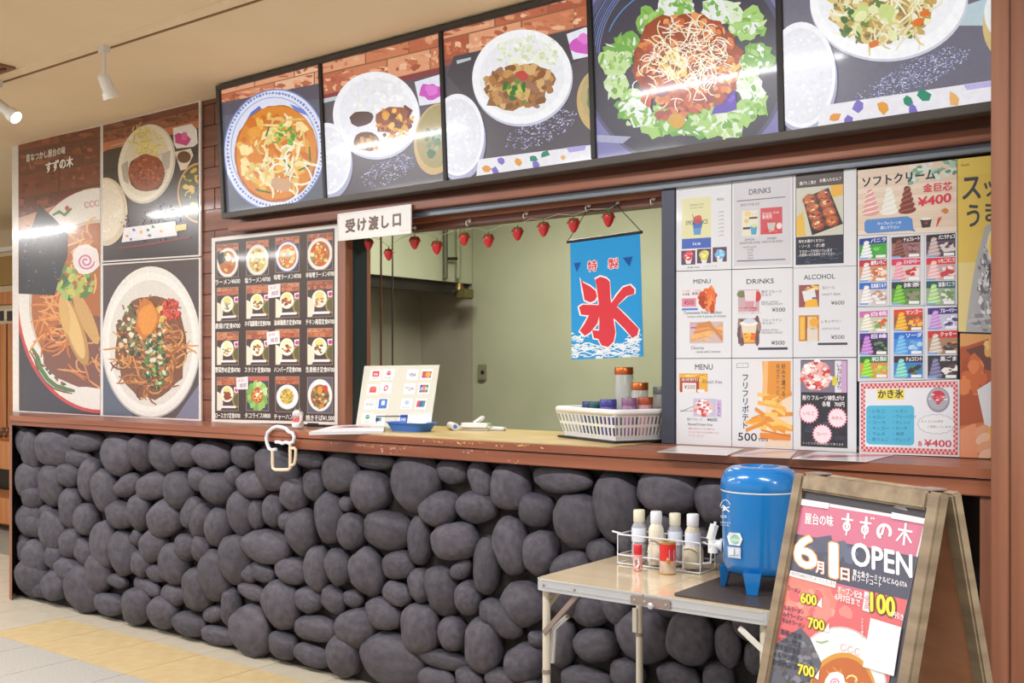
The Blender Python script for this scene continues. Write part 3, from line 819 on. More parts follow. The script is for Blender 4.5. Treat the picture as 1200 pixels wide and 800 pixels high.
# ---- poster of fried noodles
def yakisoba(p, cx=177, cy=400, rx=57, ry=88, k=1.0):
    p.ell(cx, cy + 2 * k, rx + 1.2 * k, ry, (176, 172, 170), 0, 60); p.ell(cx, cy, rx, ry, (232, 228, 220), 0, 60); p.ell(cx, cy + 1, rx * .93, ry * .93, (240, 236, 228), 0, 60); p.ell(cx, cy + 2, rx * .86, ry * .84, (222, 216, 206), 0, 60)
    p.ell(cx, cy + 6 * k, rx * .76, ry * .68, (124, 74, 38), 0, 30, .07)
    n = int(240 * k) if k > .5 else 70
    p.noodles(cx, cy + 10 * k, rx * .58, ry * .5, n, [(184, 112, 52), (150, 86, 38), (206, 140, 72), (116, 64, 30), (216, 160, 92)], 2.1 * k if k > .5 else 1.2 * k, 26 * k)
    p.chunks(cx - 12 * k, cy - 14 * k, rx * .5, ry * .36, int(120 * min(1, k * 2)), [(60, 86, 44), (84, 116, 58), (210, 200, 160), (120, 132, 84), (46, 66, 40), (226, 218, 190)], 3.2 * k, 2.2)
    p.chunks(cx + 6 * k, cy + 26 * k, rx * .26, ry * .34, int(90 * min(1, k * 2)), [(52, 96, 46), (86, 136, 60), (220, 216, 190), (40, 76, 40), (150, 176, 96)], 3.0 * k, 2.2)
    p.chunks(cx + 22 * k, cy - 36 * k, 12 * k, 13 * k, 70 if k > .5 else 20, [(206, 62, 44), (222, 84, 60), (186, 44, 36)], 2.6 * k, 2.6)
    p.chunks(cx + 4 * k, cy - 34 * k, 18 * k, 10 * k, 30 if k > .5 else 8, [(226, 202, 110), (210, 180, 80)], 3 * k, 2)
    p.poly([(cx - 8 * k, cy - 52 * k), (cx + 2 * k, cy - 46 * k), (cx + 12 * k, cy - 30 * k), (cx + 6 * k, cy - 14 * k), (cx - 8 * k, cy - 2 * k), (cx - 18 * k, cy - 14 * k), (cx - 15 * k, cy - 38 * k)], (202, 116, 34))
    p.ell(cx - 4 * k, cy - 26 * k, 11 * k, 18 * k, (226, 146, 46), 8, 14, .1)
def yaki(p):
    p.raw([(120.8, 310.8), (232.8, 303.2), (232.8, 491), (120.8, 486.4)])
    p.rect(115, 295, 240, 500, (78, 62, 60)); p.poly([(120, 430), (150, 470), (160, 500), (120, 500)], (86, 94, 112)); p.poly([(204, 492), (240, 440), (240, 500)], (120, 118, 142))
    yakisoba(p)
yp = empty('noodle_poster', py(176, 490, YP), 'glossy poster of sauced fried noodles with red ginger', 'poster')
paper('backing_board', [(119.6, 308.9), (235.2, 301.6), (235.6, 493.0), (119.6, 487.9)], YP, None, None, lambda p: None, 'poster', .010, (226, 220, 214), parent=yp)
pr = Print(ymap(YP - .0006), 7); yaki(pr); pr.build('printed_picture', M['poster'], yp)

# ---- dishes used on the menu board and in the light box, drawn in the unit square
def teishoku(p, food, green=False):
    p.fill((70, 52, 48)); p.bricks(-.02, -.02, 1.02, .24, 2, BR, 0, 2)
    p.ell(-.02, .75, .3, .32, (226, 220, 200)); p.ell(.98, .68, .26, .24, (170, 130, 60)); p.ell(.98, .68, .2, .19, (92, 92, 50))
    p.poly([(.8, .3), (1, .28), (1, .46), (.82, .46)], (232, 226, 228)); p.ell(.92, .38, .08, .06, (196, 60, 150))
    p.ell(.48, .5, .31, .25, (228, 222, 204)); p.ell(.48, .5, .27, .215, (240, 234, 218)); p.ell(.48, .4, .18, .1, (222, 216, 130) if green else (234, 226, 176))
    p.chunks(.48, .56, .2, .12, 16, food, .07, 1.6)
    p.rect(.2, .86, .9, .93, (232, 226, 230))
def bowlpic(p, rim, soup, bits, rim2=None):
    p.fill((70, 56, 58)); p.bricks(-.02, -.02, 1.02, .2, 2, BR, 0, 2)
    p.ell(.5, .56, .52, .46, rim2 or (214, 208, 204)); p.ell(.5, .56, .48, .425, rim); p.ell(.5, .56, .4, .355, soup)
    p.chunks(.5, .56, .34, .3, 42, bits, .075, 2)
ORANGE = [(214, 120, 40), (226, 160, 60), (188, 84, 34), (238, 206, 120), (120, 150, 60), (236, 224, 180)]
YEL = [(214, 190, 90), (232, 214, 130), (120, 150, 70), (196, 150, 60), (180, 90, 50), (240, 230, 170)]
BROWN = [(150, 84, 44), (176, 110, 58), (110, 58, 34), (196, 140, 80), (96, 110, 54)]
def pic_ramen(p):
    bowlpic(p, (236, 232, 226), (190, 106, 44), ORANGE); p.poly([(-.05, .3), (.3, .22), (.42, .5), (.1, .62)], (52, 46, 50)); p.ell(.55, .42, .13, .1, (240, 226, 200))
def pic_taco(p):
    p.fill((64, 62, 80)); p.rect(-.01, -.01, 1.01, .12, (196, 90, 84))
    for i in range(14): p.ell(.5 + .36 * math.cos(i * .45), .56 + .33 * math.sin(i * .45), .15, .12, p.R.choice([(150, 196, 96), (196, 220, 150), (120, 170, 80)]), 0, 9, .3)
    p.ell(.5, .56, .28, .25, (190, 96, 48), 0, 14, .1); p.chunks(.5, .54, .22, .2, 30, [(214, 120, 50), (232, 190, 90), (170, 70, 40), (246, 236, 200)], .07, 2)
def pic_rice(p):
    p.fill((74, 60, 60)); p.bricks(-.02, -.02, 1.02, .22, 2, BR, 0, 2)
    p.ell(.5, .58, .48, .36, (206, 208, 214)); p.ell(.5, .57, .45, .34, (238, 238, 240)); p.ell(.48, .56, .3, .23, (206, 170, 70)); p.chunks(.48, .56, .27, .2, 46, [(226, 194, 96), (190, 150, 60), (236, 214, 130), (120, 140, 60)], .05, 1.6)
def pic_yaki(p):
    p.fill((90, 88, 104)); p.ell(.5, .5, .5, .46, (226, 224, 224)); p.ell(.5, .5, .45, .42, (238, 236, 232)); p.ell(.5, .53, .38, .34, (150, 96, 50)); p.chunks(.5, .54, .36, .32, 70, [(176, 108, 50), (200, 140, 76), (120, 140, 70), (110, 66, 34), (222, 210, 170)], .06, 2)
    p.ell(.5, .36, .1, .12, (226, 150, 50)); p.ell(.72, .3, .1, .09, (206, 60, 46))

MENU = [
 (254.5, 279, [(287.4, 285, 324.8, 324), (337.8, 336.5, 376, 374.5), (389.8, 389, 427.2, 427), (442.3, 442, 480.6, 480.8)]),
 (289, 314.5, [(283.4, 281, 322.7, 321.5), (335, 333.7, 373.2, 372.6), (388, 387.4, 427.2, 427), (441.5, 441.4, 480.6, 480.8)]),
 (323.3, 350.4, [(279.2, 276.8, 319, 317.4), (332.9, 331.4, 372, 371), (386.2, 385.6, 426.9, 426.8), (441.5, 441.4, 482, 482.2)]),
 (360.6, 389.4, [(275.4, 272.8, 316.6, 315), (329.8, 328.4, 371.2, 370.2), (385.2, 384.6, 426.9, 426.8), (442.4, 442.4, 483.4, 483.8)])]
CAP = [['ラーメン¥600', '唐揚げ定食¥700', '野菜炒め定食¥700', 'ロースカツ定食¥700'], ['塩ラーメン¥700', 'ネギ塩豚焼き定食¥700', 'スタミナ定食¥700', 'タコライス¥800'],
       ['味噌ラーメン¥700', '油淋鶏焼き定食¥700', 'ハンバーグ定食¥700', 'チャーハン¥700'], ['辛味噌ラーメン¥700', 'チキン南蛮定食¥700', '生姜焼き定食¥700', '焼きそば¥1,500']]
PIC = [[pic_ramen, lambda p: teishoku(p, [(190, 180, 150), (120, 100, 70), (90, 110, 60)], True), lambda p: teishoku(p, [(206, 160, 80), (176, 120, 60), (110, 130, 60)]), lambda p: (teishoku(p, [(150, 74, 38)], True), p.ell(.48, .58, .17, .11, (140, 66, 34), 0, 14, .06))],
       [lambda p: bowlpic(p, (232, 226, 216), (206, 190, 110), YEL), lambda p: teishoku(p, BROWN, True), lambda p: teishoku(p, BROWN), pic_taco],
       [lambda p: bowlpic(p, (226, 228, 238), (206, 120, 50), ORANGE, (96, 112, 176)), lambda p: teishoku(p, [(140, 60, 34), (110, 46, 28), (170, 84, 50)], True), lambda p: teishoku(p, [(90, 48, 34), (150, 70, 40), (206, 120, 60)]), pic_rice],
       [lambda p: bowlpic(p, (234, 230, 228), (196, 92, 36), ORANGE), lambda p: teishoku(p, [(226, 200, 150), (160, 90, 50), (200, 150, 90)], True), lambda p: teishoku(p, BROWN, True), pic_yaki]]
mb = empty('menu_board', py(322, 497, YP), 'dark brown menu board with sixteen dish photos and prices', 'menu board')
QB = [(248, 279), (395.6, 262.2), (395.6, 497.6), (248, 494.6)]
paper('board', QB, YP, None, None, lambda p: None, 'laminate', .010, (226, 222, 216), parent=mb)
pr = Print(ymap(YP - .0004), 2); pr.raw(); pr.poly([(252, 283), (392, 267.4), (392, 494.2), (252, 491)], (62, 44, 36)); pr.build('dark_panel', M['laminate'], mb)
for ci, (x0, x1, rows) in enumerate(MENU):
    for ri, (a, b, c, d) in enumerate(rows):
        pr = Print(ymap(YP - .0012), 10 + ci * 4 + ri)
        pr.raw(); pr.poly([(x0 - .7, a - .7), (x1 + .7, b - .7), (x1 + .7, d + .7), (x0 - .7, c + .7)], (150, 132, 116))
        pr.quad([(x0, a), (x1, b), (x1, d), (x0, c)]); PIC[ci][ri](pr)
        pr.raw()
        dy = (.09 if ri == 0 else .03 if ri == 1 else 0)
        w = x1 - x0; xa, xb = x0 - 2, x1 + 2.5
        ya = c + 9.2; yb = ya - dy * w * .9 + (.3 if ri == 3 else 0)
        pr.text(CAP[ci][ri], xa, ya, xb, yb, 6.2, (236, 232, 226), .035)
        pr.build('menu_picture', M['laminate'], mb)
def sticker(p):
    p.fill((232, 222, 226)); p.text('平日', .14, .4, .62, .36, .22, (196, 110, 130), .02); p.text('限定', .3, .86, .86, .8, .3, (120, 96, 120), .02)
for q, lb in (([(314.5, 334), (328.6, 332.2), (328.4, 347.6), (314, 349.4)], 'small pinkish sticker between the upper set-meal photos of the menu board'),
              ([(312.4, 389), (327.2, 387), (328.4, 402.4), (313, 404)], 'small pinkish sticker between the middle set-meal photos of the menu board'),
              ([(277, 442.4), (290.6, 441), (290.8, 456), (277, 456.2)], 'small pinkish sticker on the lowest row of the menu board')):
    paper('price_sticker', q, YP - .0035, lb, 'sticker', sticker, 'laminate', .0006, (232, 222, 226), group='stickers on the menu board')

# ---- hanging paper sign
def uketori(p):
    p.fill((226, 226, 224)); p.rect(0, .86, 1, .9, (212, 208, 206))
    p.rect(.03, .1, .84, .92, (232, 231, 229)); p.rect(.0, .0, .02, 1, (206, 206, 208))
    for i, ch in enumerate('受け渡し口'):
        x = .115 + i * .158; y = .28 + (-.02 if i == 4 else 0)
        for o_ in (0, .004): p.cell(ch, x + o_, y, x + .118 + o_, y + .44, (92, 62, 44), .085)
paper('pickup_sign', [(395.4, 250.6), (481.6, 239), (481.6, 273.4), (395.2, 282.6)], -.085, 'white laminated sign with brown Japanese lettering under the light box', 'sign', uketori, 'laminate', .006)

# ================================================================ LIGHT BOX
BL = py(266, 249, -.12); zB = BL[2]
BRp = pz(1160, 119, zB)
dL = (BRp - BL); dL[2] = 0; LEN = np.linalg.norm(dL); dL /= LEN
nL = np.array([dL[1], -dL[0], 0.0])                       # outwards
TILT = 0.055
upL = np.array([0, 0, 1.0]) * math.cos(TILT) + nL * math.sin(TILT)
nrmL = np.cross(dL, upL); nrmL = nrmL if nrmL @ nL > 0 else -nrmL
lb = empty('light_box', BL, 'long dark-framed backlit sign box with five dish photos under the ceiling', 'light box')
HT = (2.632 - zB) / math.cos(TILT)
def lbp(s_, t_, o_=0.0): return BL + dL * s_ + upL * t_ + nrmL * o_
def lbar(name, s0, s1, t0, t1, o0, o1, mat, parent, bev=.002):
    return MB().obox(lbp((s0 + s1) / 2, (t0 + t1) / 2, (o0 + o1) / 2), dL, upL, nrmL, (s1 - s0) / 2, (t1 - t0) / 2, (o1 - o0) / 2, bev).build(name, mat, parent, True, 40)
SE = LEN + .06
fw = .028
lbar('housing', -fw, SE, -fw, HT + .024, -.075, -.006, M['bronze'], lb)
lbar('frame_rail', -fw, SE, -fw, -.001, -.006, .014, M['bronze'], lb)
lbar('frame_rail', -fw, SE, HT + .001, HT + .024, -.006, .014, M['bronze'], lb)
lbar('frame_stile', -fw, -.001, 0, HT, -.006, .014, M['bronze'], lb)
lbar('frame_stile', SE - .02, SE, 0, HT, -.006, .014, M['bronze'], lb)
mapL = plane_map(lbp(0, 0, 0), nrmL)
def s_of(u, v):
    q = mapL(np.array([(u, v)]), np.zeros(1))[0]; return (q - BL) @ dL
SEP = [s_of(382.4, 231), s_of(523.5, 210.5), s_of(697, 186), s_of(917, 153)]
for s_ in SEP: lbar('divider', s_ - .011, s_ + .011, .0005, HT - .0005, -.0055, .010, M['black'], lb)

def film(seed, s0, s1, draw, name='backlit_panel'):
    pr = Print(mapL, seed, base=.0004)
    def prj(P):
        q = P - CAM; z = q @ FW; return (600 + FPX * (q @ RT) / z, HY - FPX * q[2] / z)
    Q = [prj(lbp(s0, HT)), prj(lbp(s1, HT)), prj(lbp(s1, 0)), prj(lbp(s0, 0))]
    pr.sheet(Q, .004, (230, 230, 240)); pr.raw(Q); draw(pr)
    pr.build(name, M['backlit'], lb)
LBR = [(206, 128, 92), (226, 160, 122), (190, 106, 76), (236, 186, 150), (176, 92, 66)]
DARK = (88, 84, 98)
def f1(p):
    p.rect(250, 60, 400, 270, (96, 100, 116)); p.bricks(252, 96, 392, 130, 2, LBR, -34, 3); p.poly([(252, 122), (392, 94), (392, 112), (252, 138)], DARK)
    p.ell(322, 175, 60, 71, (120, 136, 196), 8, 60); p.ell(322, 175, 58.5, 69.5, (226, 230, 246), 8, 60)
    for i in range(90):
        a = i / 90 * 6.283; p.ell(322 + 55.5 * math.cos(a) * .995, 175 + 66 * math.sin(a), 1.6, 1.6, (112, 130, 200), 0, 5, .4)
    p.arc(322, 175, 51, 61, 0, 360, .8, (120, 140, 206), 40)
    p.poly([(284, 150), (294, 132), (304, 124), (309, 130), (296, 142)], (88, 116, 206)); p.poly([(340, 122), (356, 128), (362, 136), (346, 130)], (110, 134, 210))
    p.ell(324, 180, 49, 57, (190, 104, 40), 6, 50, .015); p.ell(324, 179, 47, 55, (226, 138, 46), 6, 40, .02)
    p.chunks(322, 178, 40, 46, 90, [(236, 160, 58), (244, 186, 84), (214, 116, 34), (232, 206, 120), (250, 226, 160)], 7, 2.2)
    p.noodles(322, 180, 40, 46, 34, [(250, 238, 200), (244, 220, 150), (232, 190, 110)], 2.6, 22)
    p.chunks(336, 160, 16, 16, 40, [(120, 176, 60), (160, 206, 90), (90, 146, 50)], 3.2, 3)
    for q in ([(312, 160), (316, 148)], [(363, 172), (364, 190)], [(350, 200), (366, 192)], [(332, 186), (342, 198)], [(300, 222), (318, 226)]): p.stroke(q, 3.4, (62, 120, 52))
    p.noodles(336, 195, 24, 24, 16, [(248, 246, 232), (226, 236, 190)], 2.0, 20); p.ell(330, 216, 14, 8, (214, 168, 130), 10, 12, .15)
def rice_bowl(p, cx, cy, rx, ry):
    p.ell(cx + 2, cy + 6, rx, ry, (176, 178, 206), 0, 44); p.ell(cx, cy, rx, ry, (246, 246, 252), 0, 44); p.ell(cx, cy + 1, rx * .9, ry * .9, (232, 232, 240), 0, 44)
    p.chunks(cx, cy + 1, rx * .84, ry * .84, 90, [(250, 250, 252), (238, 238, 244), (226, 226, 234), (246, 244, 238)], 2.4, 2)
def glitter(p, x, y, rx, ry, n):
    for i in range(n):
        a, b = p.inside(x, y, rx, ry, -24); p.ell(a, b, p.R.uniform(.5, 1.5), p.R.uniform(.4, .8), p.R.choice([(150, 156, 206), (190, 194, 230), (110, 112, 150), (220, 222, 246)]), -15, 5, .3)
def f2(p):
    p.rect(375, 20, 530, 250, (92, 84, 92)); p.bricks(378, 62, 530, 112, 2, LBR, -36, 3); p.poly([(378, 112), (530, 76), (530, 82), (378, 118)], (140, 60, 66)); p.poly([(378, 116), (420, 107), (420, 111), (378, 121)], (196, 204, 210))
    p.poly([(486, 96), (526, 84), (530, 118), (492, 124)], (232, 232, 244)); p.ell(505, 107, 13, 10, (206, 84, 190), 0, 14, .2); p.ell(506, 105, 8, 6, (226, 120, 214), 0, 10, .3)
    glitter(p, 455, 200, 34, 14, 200)
    p.ell(442, 137, 51, 50, (204, 206, 226), -8, 50); p.ell(441, 134, 50.5, 50, (248, 248, 252), -8, 50); p.ell(441, 133, 43, 42, (238, 238, 244), -8, 50)
    p.chunks(442, 112, 36, 22, 90, [(250, 250, 252), (230, 232, 226), (240, 240, 236)], 3, 2.2)
    p.ell(424, 139, 14, 9, (84, 48, 44), -10, 16, .08); p.ell(430, 166, 16, 11, (110, 64, 36), 0, 16, .08); p.chunks(430, 168, 14, 9, 30, [(176, 120, 60), (140, 86, 44), (206, 156, 90)], 3, 1.6)
    p.ell(462, 140, 22, 16, (150, 74, 32), -20, 16, .14); p.chunks(464, 146, 22, 18, 50, [(176, 84, 34), (226, 160, 50), (110, 52, 30), (206, 120, 50), (240, 196, 90)], 4.4, 2); p.stroke([(474, 124), (482, 130), (478, 138)], 5, (104, 44, 40))
    p.ell(512, 163, 26, 42, (206, 172, 116), 8, 44); p.ell(513, 160, 24, 37, (166, 150, 96), 8, 44); p.chunks(514, 170, 16, 24, 26, [(70, 112, 80), (110, 140, 110), (160, 176, 150), (50, 90, 66)], 5, 1.8)
    rice_bowl(p, 384, 186, 28, 42)
def f3(p):
    p.rect(515, -20, 705, 240, (90, 84, 92)); p.bricks(518, 22, 705, 72, 2, LBR, -46, 3); p.poly([(520, 72), (705, 28), (705, 33), (520, 78)], (150, 84, 74)); p.poly([(524, 88), (532, 66), (700, 28), (700, 60), (560, 130)], (76, 72, 80))
    p.poly([(535, 71), (552, 67), (552, 70), (536, 75)], (190, 200, 206))
    p.poly([(664, 40), (686, 32), (700, 34), (700, 64), (672, 70)], (236, 236, 246)); p.ell(681, 52, 13, 11, (214, 92, 196), 0, 12, .22); p.ell(684, 46, 6, 7, (230, 130, 216), 0, 8, .3)
    p.ell(704, 118, 28, 38, (206, 176, 120), 0, 40); p.ell(706, 112, 25, 32, (186, 170, 120), 0, 40); p.ell(706, 114, 18, 24, (120, 130, 86), 0, 20, .1)
    glitter(p, 634, 152, 46, 16, 320)
    p.ell(613, 93, 59, 55, (206, 208, 226), -16, 50); p.ell(612, 90, 58.5, 55, (250, 250, 253), -16, 50); p.ell(612, 90, 50, 46, (240, 240, 244), -16, 50)
    p.chunks(620, 62, 38, 20, 120, [(240, 246, 214), (226, 234, 196), (250, 250, 244), (214, 224, 176)], 3.4, 3)
    p.ell(608, 102, 42, 24, (150, 104, 62), -12, 24, .14)
    p.chunks(608, 103, 42, 24, 130, [(176, 122, 70), (200, 150, 92), (142, 92, 56), (216, 176, 120), (160, 118, 90)], 6, 1.8); p.ell(612, 89, 8, 6, (196, 76, 72), 0, 10, .1)
    p.chunks(606, 108, 16, 14, 16, [(60, 116, 52), (96, 146, 66), (200, 196, 96)], 5, 2.4)
    rice_bowl(p, 537, 158, 31, 48)
    chopstick_sleeve(p, [(561, 187), (700, 169), (700, 188), (559, 207)], DOTS); p.poly([(664, 173), (688, 170), (686, 176), (668, 179)], (176, 166, 220))
def f4(p):
    p.rect(690, -80, 925, 210, (128, 124, 176)); p.ell(802, 70, 122, 128, (92, 92, 120), -10, 60); p.ell(802, 72, 117, 122, (70, 68, 82), -10, 60)
    for k in range(7): p.arc(802, 70, 100 + 2.5 * k, 106 + 2.5 * k, 190 + 4 * k, 262, 1.0, p.R.choice([(96, 110, 160), (84, 90, 120), (120, 140, 196)]), 16, -10)
    p.arc(800, 66, 92, 84, 200, 300, 1.6, (90, 140, 200), 20); p.poly([(697, 158), (740, 160), (730, 168), (697, 166)], (170, 172, 200))
    LT = [(170, 210, 120), (200, 226, 160), (140, 190, 90), (224, 236, 206), (120, 176, 80), (236, 240, 236)]
    spots = [(460, 40), (400, 40), (300, 110), (200, 220), (150, 270), (120, 320), (140, 420), (230, 500), (210, 540), (330, 620), (430, 610), (540, 620), (600, 600), (690, 620), (820, 500), (790, 430), (780, 330), (840, 275), (760, 130), (690, 60), (620, 60), (810, 110), (250, 560), (380, 580), (760, 560)]
    for (a, b) in spots:
        x, y = 690 + a / 4.21, b / 4.21
        p.ell(x, y, 18, 14, p.R.choice(LT), p.R.uniform(0, 90), 17, .22)
        for j in range(16): p.ell(x + p.R.uniform(-13, 13), y + p.R.uniform(-12, 12), p.R.uniform(2, 7), p.R.uniform(1, 3.4), p.R.choice(LT), p.R.uniform(0, 180), 8, .4)
    p.ell(766, 35, 10, 6, (110, 60, 180), -25, 10, .2); p.poly([(846, 102), (862, 103), (864, 128), (852, 132), (834, 134)], (92, 60, 176)); p.chunks(852, 118, 10, 12, 12, [(120, 84, 206), (80, 50, 150)], 4, 2)
    p.ell(806, 72, 63, 58, (160, 72, 40), 0, 34, .08); p.chunks(806, 74, 60, 56, 260, [(206, 106, 56), (176, 76, 42), (226, 134, 70), (150, 62, 42), (234, 158, 92), (190, 90, 66)], 5.2, 1.6)
    p.chunks(790, 118, 36, 22, 50, [(196, 92, 62), (170, 74, 66), (216, 126, 80)], 6, 1.6); p.ell(776, 108, 9, 6, (136, 70, 84), -10, 10, .1); p.ell(794, 142, 10, 9, (214, 160, 60), 10, 10, .1)
    p.chunks(792, 74, 14, 17, 50, [(240, 216, 110), (226, 196, 90), (250, 236, 160)], 4, 2)
    p.noodles(806, 66, 46, 38, 170, [(252, 250, 240), (246, 240, 220), (250, 244, 200)], 1.2, 20); p.noodles(800, 96, 54, 30, 26, [(252, 250, 240)], 1.3, 16)
    p.chunks(852, 82, 14, 14, 16, [(236, 190, 80), (220, 140, 60)], 4, 2)
def f5(p):
    p.rect(905, -130, 1180, 190, (112, 110, 126)); p.poly([(1120, 10), (1180, -10), (1180, 30), (1120, 30)], (186, 206, 214))
    p.ell(1042, 0, 93, 72, (210, 212, 226), -6, 60); p.ell(1041, -3, 92, 72, (252, 252, 254), -6, 60); p.ell(1040, -6, 82, 60, (244, 244, 248), -6, 50)
    p.ell(1036, 6, 62, 40, (190, 160, 90), -6, 30, .12); p.chunks(1036, 8, 62, 42, 150, [(222, 200, 130), (176, 136, 84), (236, 226, 170), (150, 116, 86), (110, 130, 66), (244, 240, 210), (206, 170, 96)], 7, 2)
    p.noodles(1036, 14, 56, 36, 60, [(246, 242, 220), (222, 206, 140), (236, 230, 196)], 2.4, 26); p.chunks(1020, 28, 40, 18, 14, [(232, 236, 180), (206, 220, 140)], 9, 2)
    for x, y in ((1084, 16), (1076, 26), (1024, 52)): p.ell(x, y, 7, 4.5, (226, 120, 50), -20, 8, .2)
    p.chunks(1000, 34, 20, 20, 10, [(70, 110, 60), (96, 130, 66)], 4, 2.6)
    glitter(p, 1080, 84, 62, 17, 520); glitter(p, 1060, 94, 70, 14, 200)
    p.ell(1180, 30, 28, 40, (214, 188, 130), 0, 40); p.ell(1184, 16, 30, 34, (236, 240, 240), 0, 40)
    rice_bowl(p, 940, 88, 40, 62)
    chopstick_sleeve(p, [(964, 124), (1180, 92), (1180, 118), (958, 152)], DOTS); p.poly([(1130, 100), (1180, 92), (1180, 99), (1134, 106)], (190, 180, 228))
edges = [0.0] + SEP + [SE - .02]
for i, fn in enumerate((f1, f2, f3, f4, f5)):
    a = edges[i] + (.0 if i == 0 else .0115); b = edges[i + 1] - (.0115 if i < 4 else .001)
    film(20 + i, a, b, fn)
# ================================================================ SHEETS ON THE WINDOW
YG = -0.007
INK = (58, 58, 66)
def top_v(u): return 220 - .109 * (u - 792)
def bot_v(u): return 520.3 + .048 * (u - 792)
def r12(u): return 317.8 - .033 * (u - 792)
def r23(u): return 420 - .006 * (u - 792)
C1, C2, C3 = (792.6, 857.2), (857.9, 928.8), (929.5, 1003.6)
def Q(c, a, b): return [(c[0], a(c[0]) + .4), (c[1], a(c[1]) + .4), (c[1], b(c[1]) - .4), (c[0], b(c[0]) - .4)]
WG = 'sheets taped to the window beside the opening'
def win_sheet(name, q, label, draw, seed=1, col=(222, 224, 229)):
    def d(p):
        p.fill(col); draw(p)
    return paper(name, q, YG, label, 'menu sheet', d, 'laminate', .0012, (226, 228, 232), WG, None, seed)
def photo(p, x0, y0, x1, y1, base, cols, n=40, size=.04, asp=2):
    p.rect(x0, y0, x1, y1, base)
    for i in range(n):
        z = size * p.R.uniform(.5, 1.2)
        x = p.R.uniform(x0 + z, x1 - z); y = p.R.uniform(y0 + z * .7, y1 - z * .7)
        p.ell(x, y, z, z * .7 / p.R.uniform(1, asp), p.R.choice(cols), 0, 8, .3)
def T(p, t, x0, y, x1, h, col=INK, bold=.0): p.text(t, x0, y, x1, y, h, col, bold)

def s_smoothie(p):
    p.rect(.1, .14, .63, .62, (222, 220, 172)); p.rect(.1, .62, .63, .74, (62, 96, 186)); T(p, 'ice', .3, .70, .44, .04, (236, 240, 250))
    T(p, 'HOMEMADE STYLE', .24, .235, .5, .022, (120, 120, 96)); T(p, 'summer menu', .25, .265, .48, .02, (130, 130, 104))
    p.poly([(.3, .47), (.46, .47), (.44, .58), (.32, .58)], (96, 150, 206)); p.poly([(.29, .42), (.48, .42), (.46, .5), (.31, .5)], (70, 110, 190)); p.ell(.39, .40, .08, .055, (206, 84, 76), 0, 12, .1); p.stroke([(.29, .33), (.33, .42)], .015, (50, 60, 80))
    T(p, 'SMOOTHICE', .17, .455, .57, .05, (60, 64, 76), .02)
    T(p, 'MENU', .74, .2, .86, .03, INK, .01)
    for i in range(7): T(p, 'ice ¥400', .76, .34 + i * .045, .86, .016, (110, 112, 120))
    for i, c in enumerate(((206, 66, 76), (206, 206, 70), (120, 180, 220))):
        x = .09 + .285 * i; p.rect(x, .76 - .01 * i, x + .255, .93 - .01 * i, (92, 62, 92)); p.poly([(x + .06, .84), (x + .2, .84), (x + .17, .92), (x + .09, .92)], (226, 224, 226)); p.ell(x + .13, .82, .09, .06, c, 0, 12, .15); p.chunks(x + .13, .82, .07, .04, 8, [tuple(min(255, k + 40) for k in c), (240, 236, 236)], .025)
    T(p, '各種 ¥400', .2, .975, .42, .022, (90, 90, 100)); T(p, 'トッピング +50', .5, .97, .74, .022, (130, 130, 140))
win_sheet('smoothie_sheet', Q(C1, top_v, r12), 'laminated sheet with yellow square, blue bar and three ice cups, beside the mullion', s_smoothie)
def s_drinks1(p):
    p.rect(.03, .03, .97, .97, (208, 207, 214)); T(p, 'DRINKS', .28, .165, .64, .06, (50, 48, 56), .02)
    p.rect(.08, .22, .88, .232, (120, 118, 128)); p.rect(.08, .905, .88, .917, (96, 98, 110)); T(p, 'SMOOTHIE ICE', .14, .29, .45, .028, (70, 68, 78), .01)
    p.rect(.16, .345, .43, .63, (228, 224, 206)); p.rect(.47, .33, .83, .625, (206, 78, 88))
    p.ell(.26, .38, .05, .03, (236, 206, 120)); p.rect(.28, .42, .42, .44, (70, 66, 60)); p.ell(.24, .46, .04, .025, (226, 200, 130)); p.rect(.18, .53, .3, .555, (60, 60, 62)); p.poly([(.3, .52), (.42, .52), (.4, .62), (.32, .62)], (84, 160, 206)); p.ell(.37, .52, .05, .02, (206, 220, 140)); T(p, 'ソーダ', .33, .4, .41, .02, (206, 60, 60))
    T(p, '新発売', .5, .455, .66, .05, (246, 228, 228), .02); T(p, 'Summer drink', .5, .4, .78, .026, (246, 226, 226)); p.poly([(.58, .5), (.72, .5), (.69, .6), (.61, .6)], (196, 196, 190)); p.ell(.78, .54, .045, .035, (236, 224, 220)); p.chunks(.66, .6, .13, .03, 16, [(226, 60, 60), (236, 150, 60), (206, 40, 50)], .03)
    for x, a, b in ((.13, 'LEMON', 'SMOOTHIE SODA'), (.5, 'STRAWBERRY', 'SMOOTHIE SODA')):
        T(p, a, x + .08, .685, x + .24, .024, INK, .01); T(p, b, x, .72, x + .34, .022, INK, .01)
    for i, t in enumerate(('small 350 / large 450', 'ICE', 'HOT', 'SODA', 'MILK')): T(p, t, .26 - (.08 if i == 0 else 0), .765 + i * .032, .35 + (.05 if i == 0 else 0), .018, (80, 80, 90))
win_sheet('drinks_sheet', Q(C2, top_v, r12), 'greyish DRINKS sheet with a pale and a red drink advert between grey rules', s_drinks1)
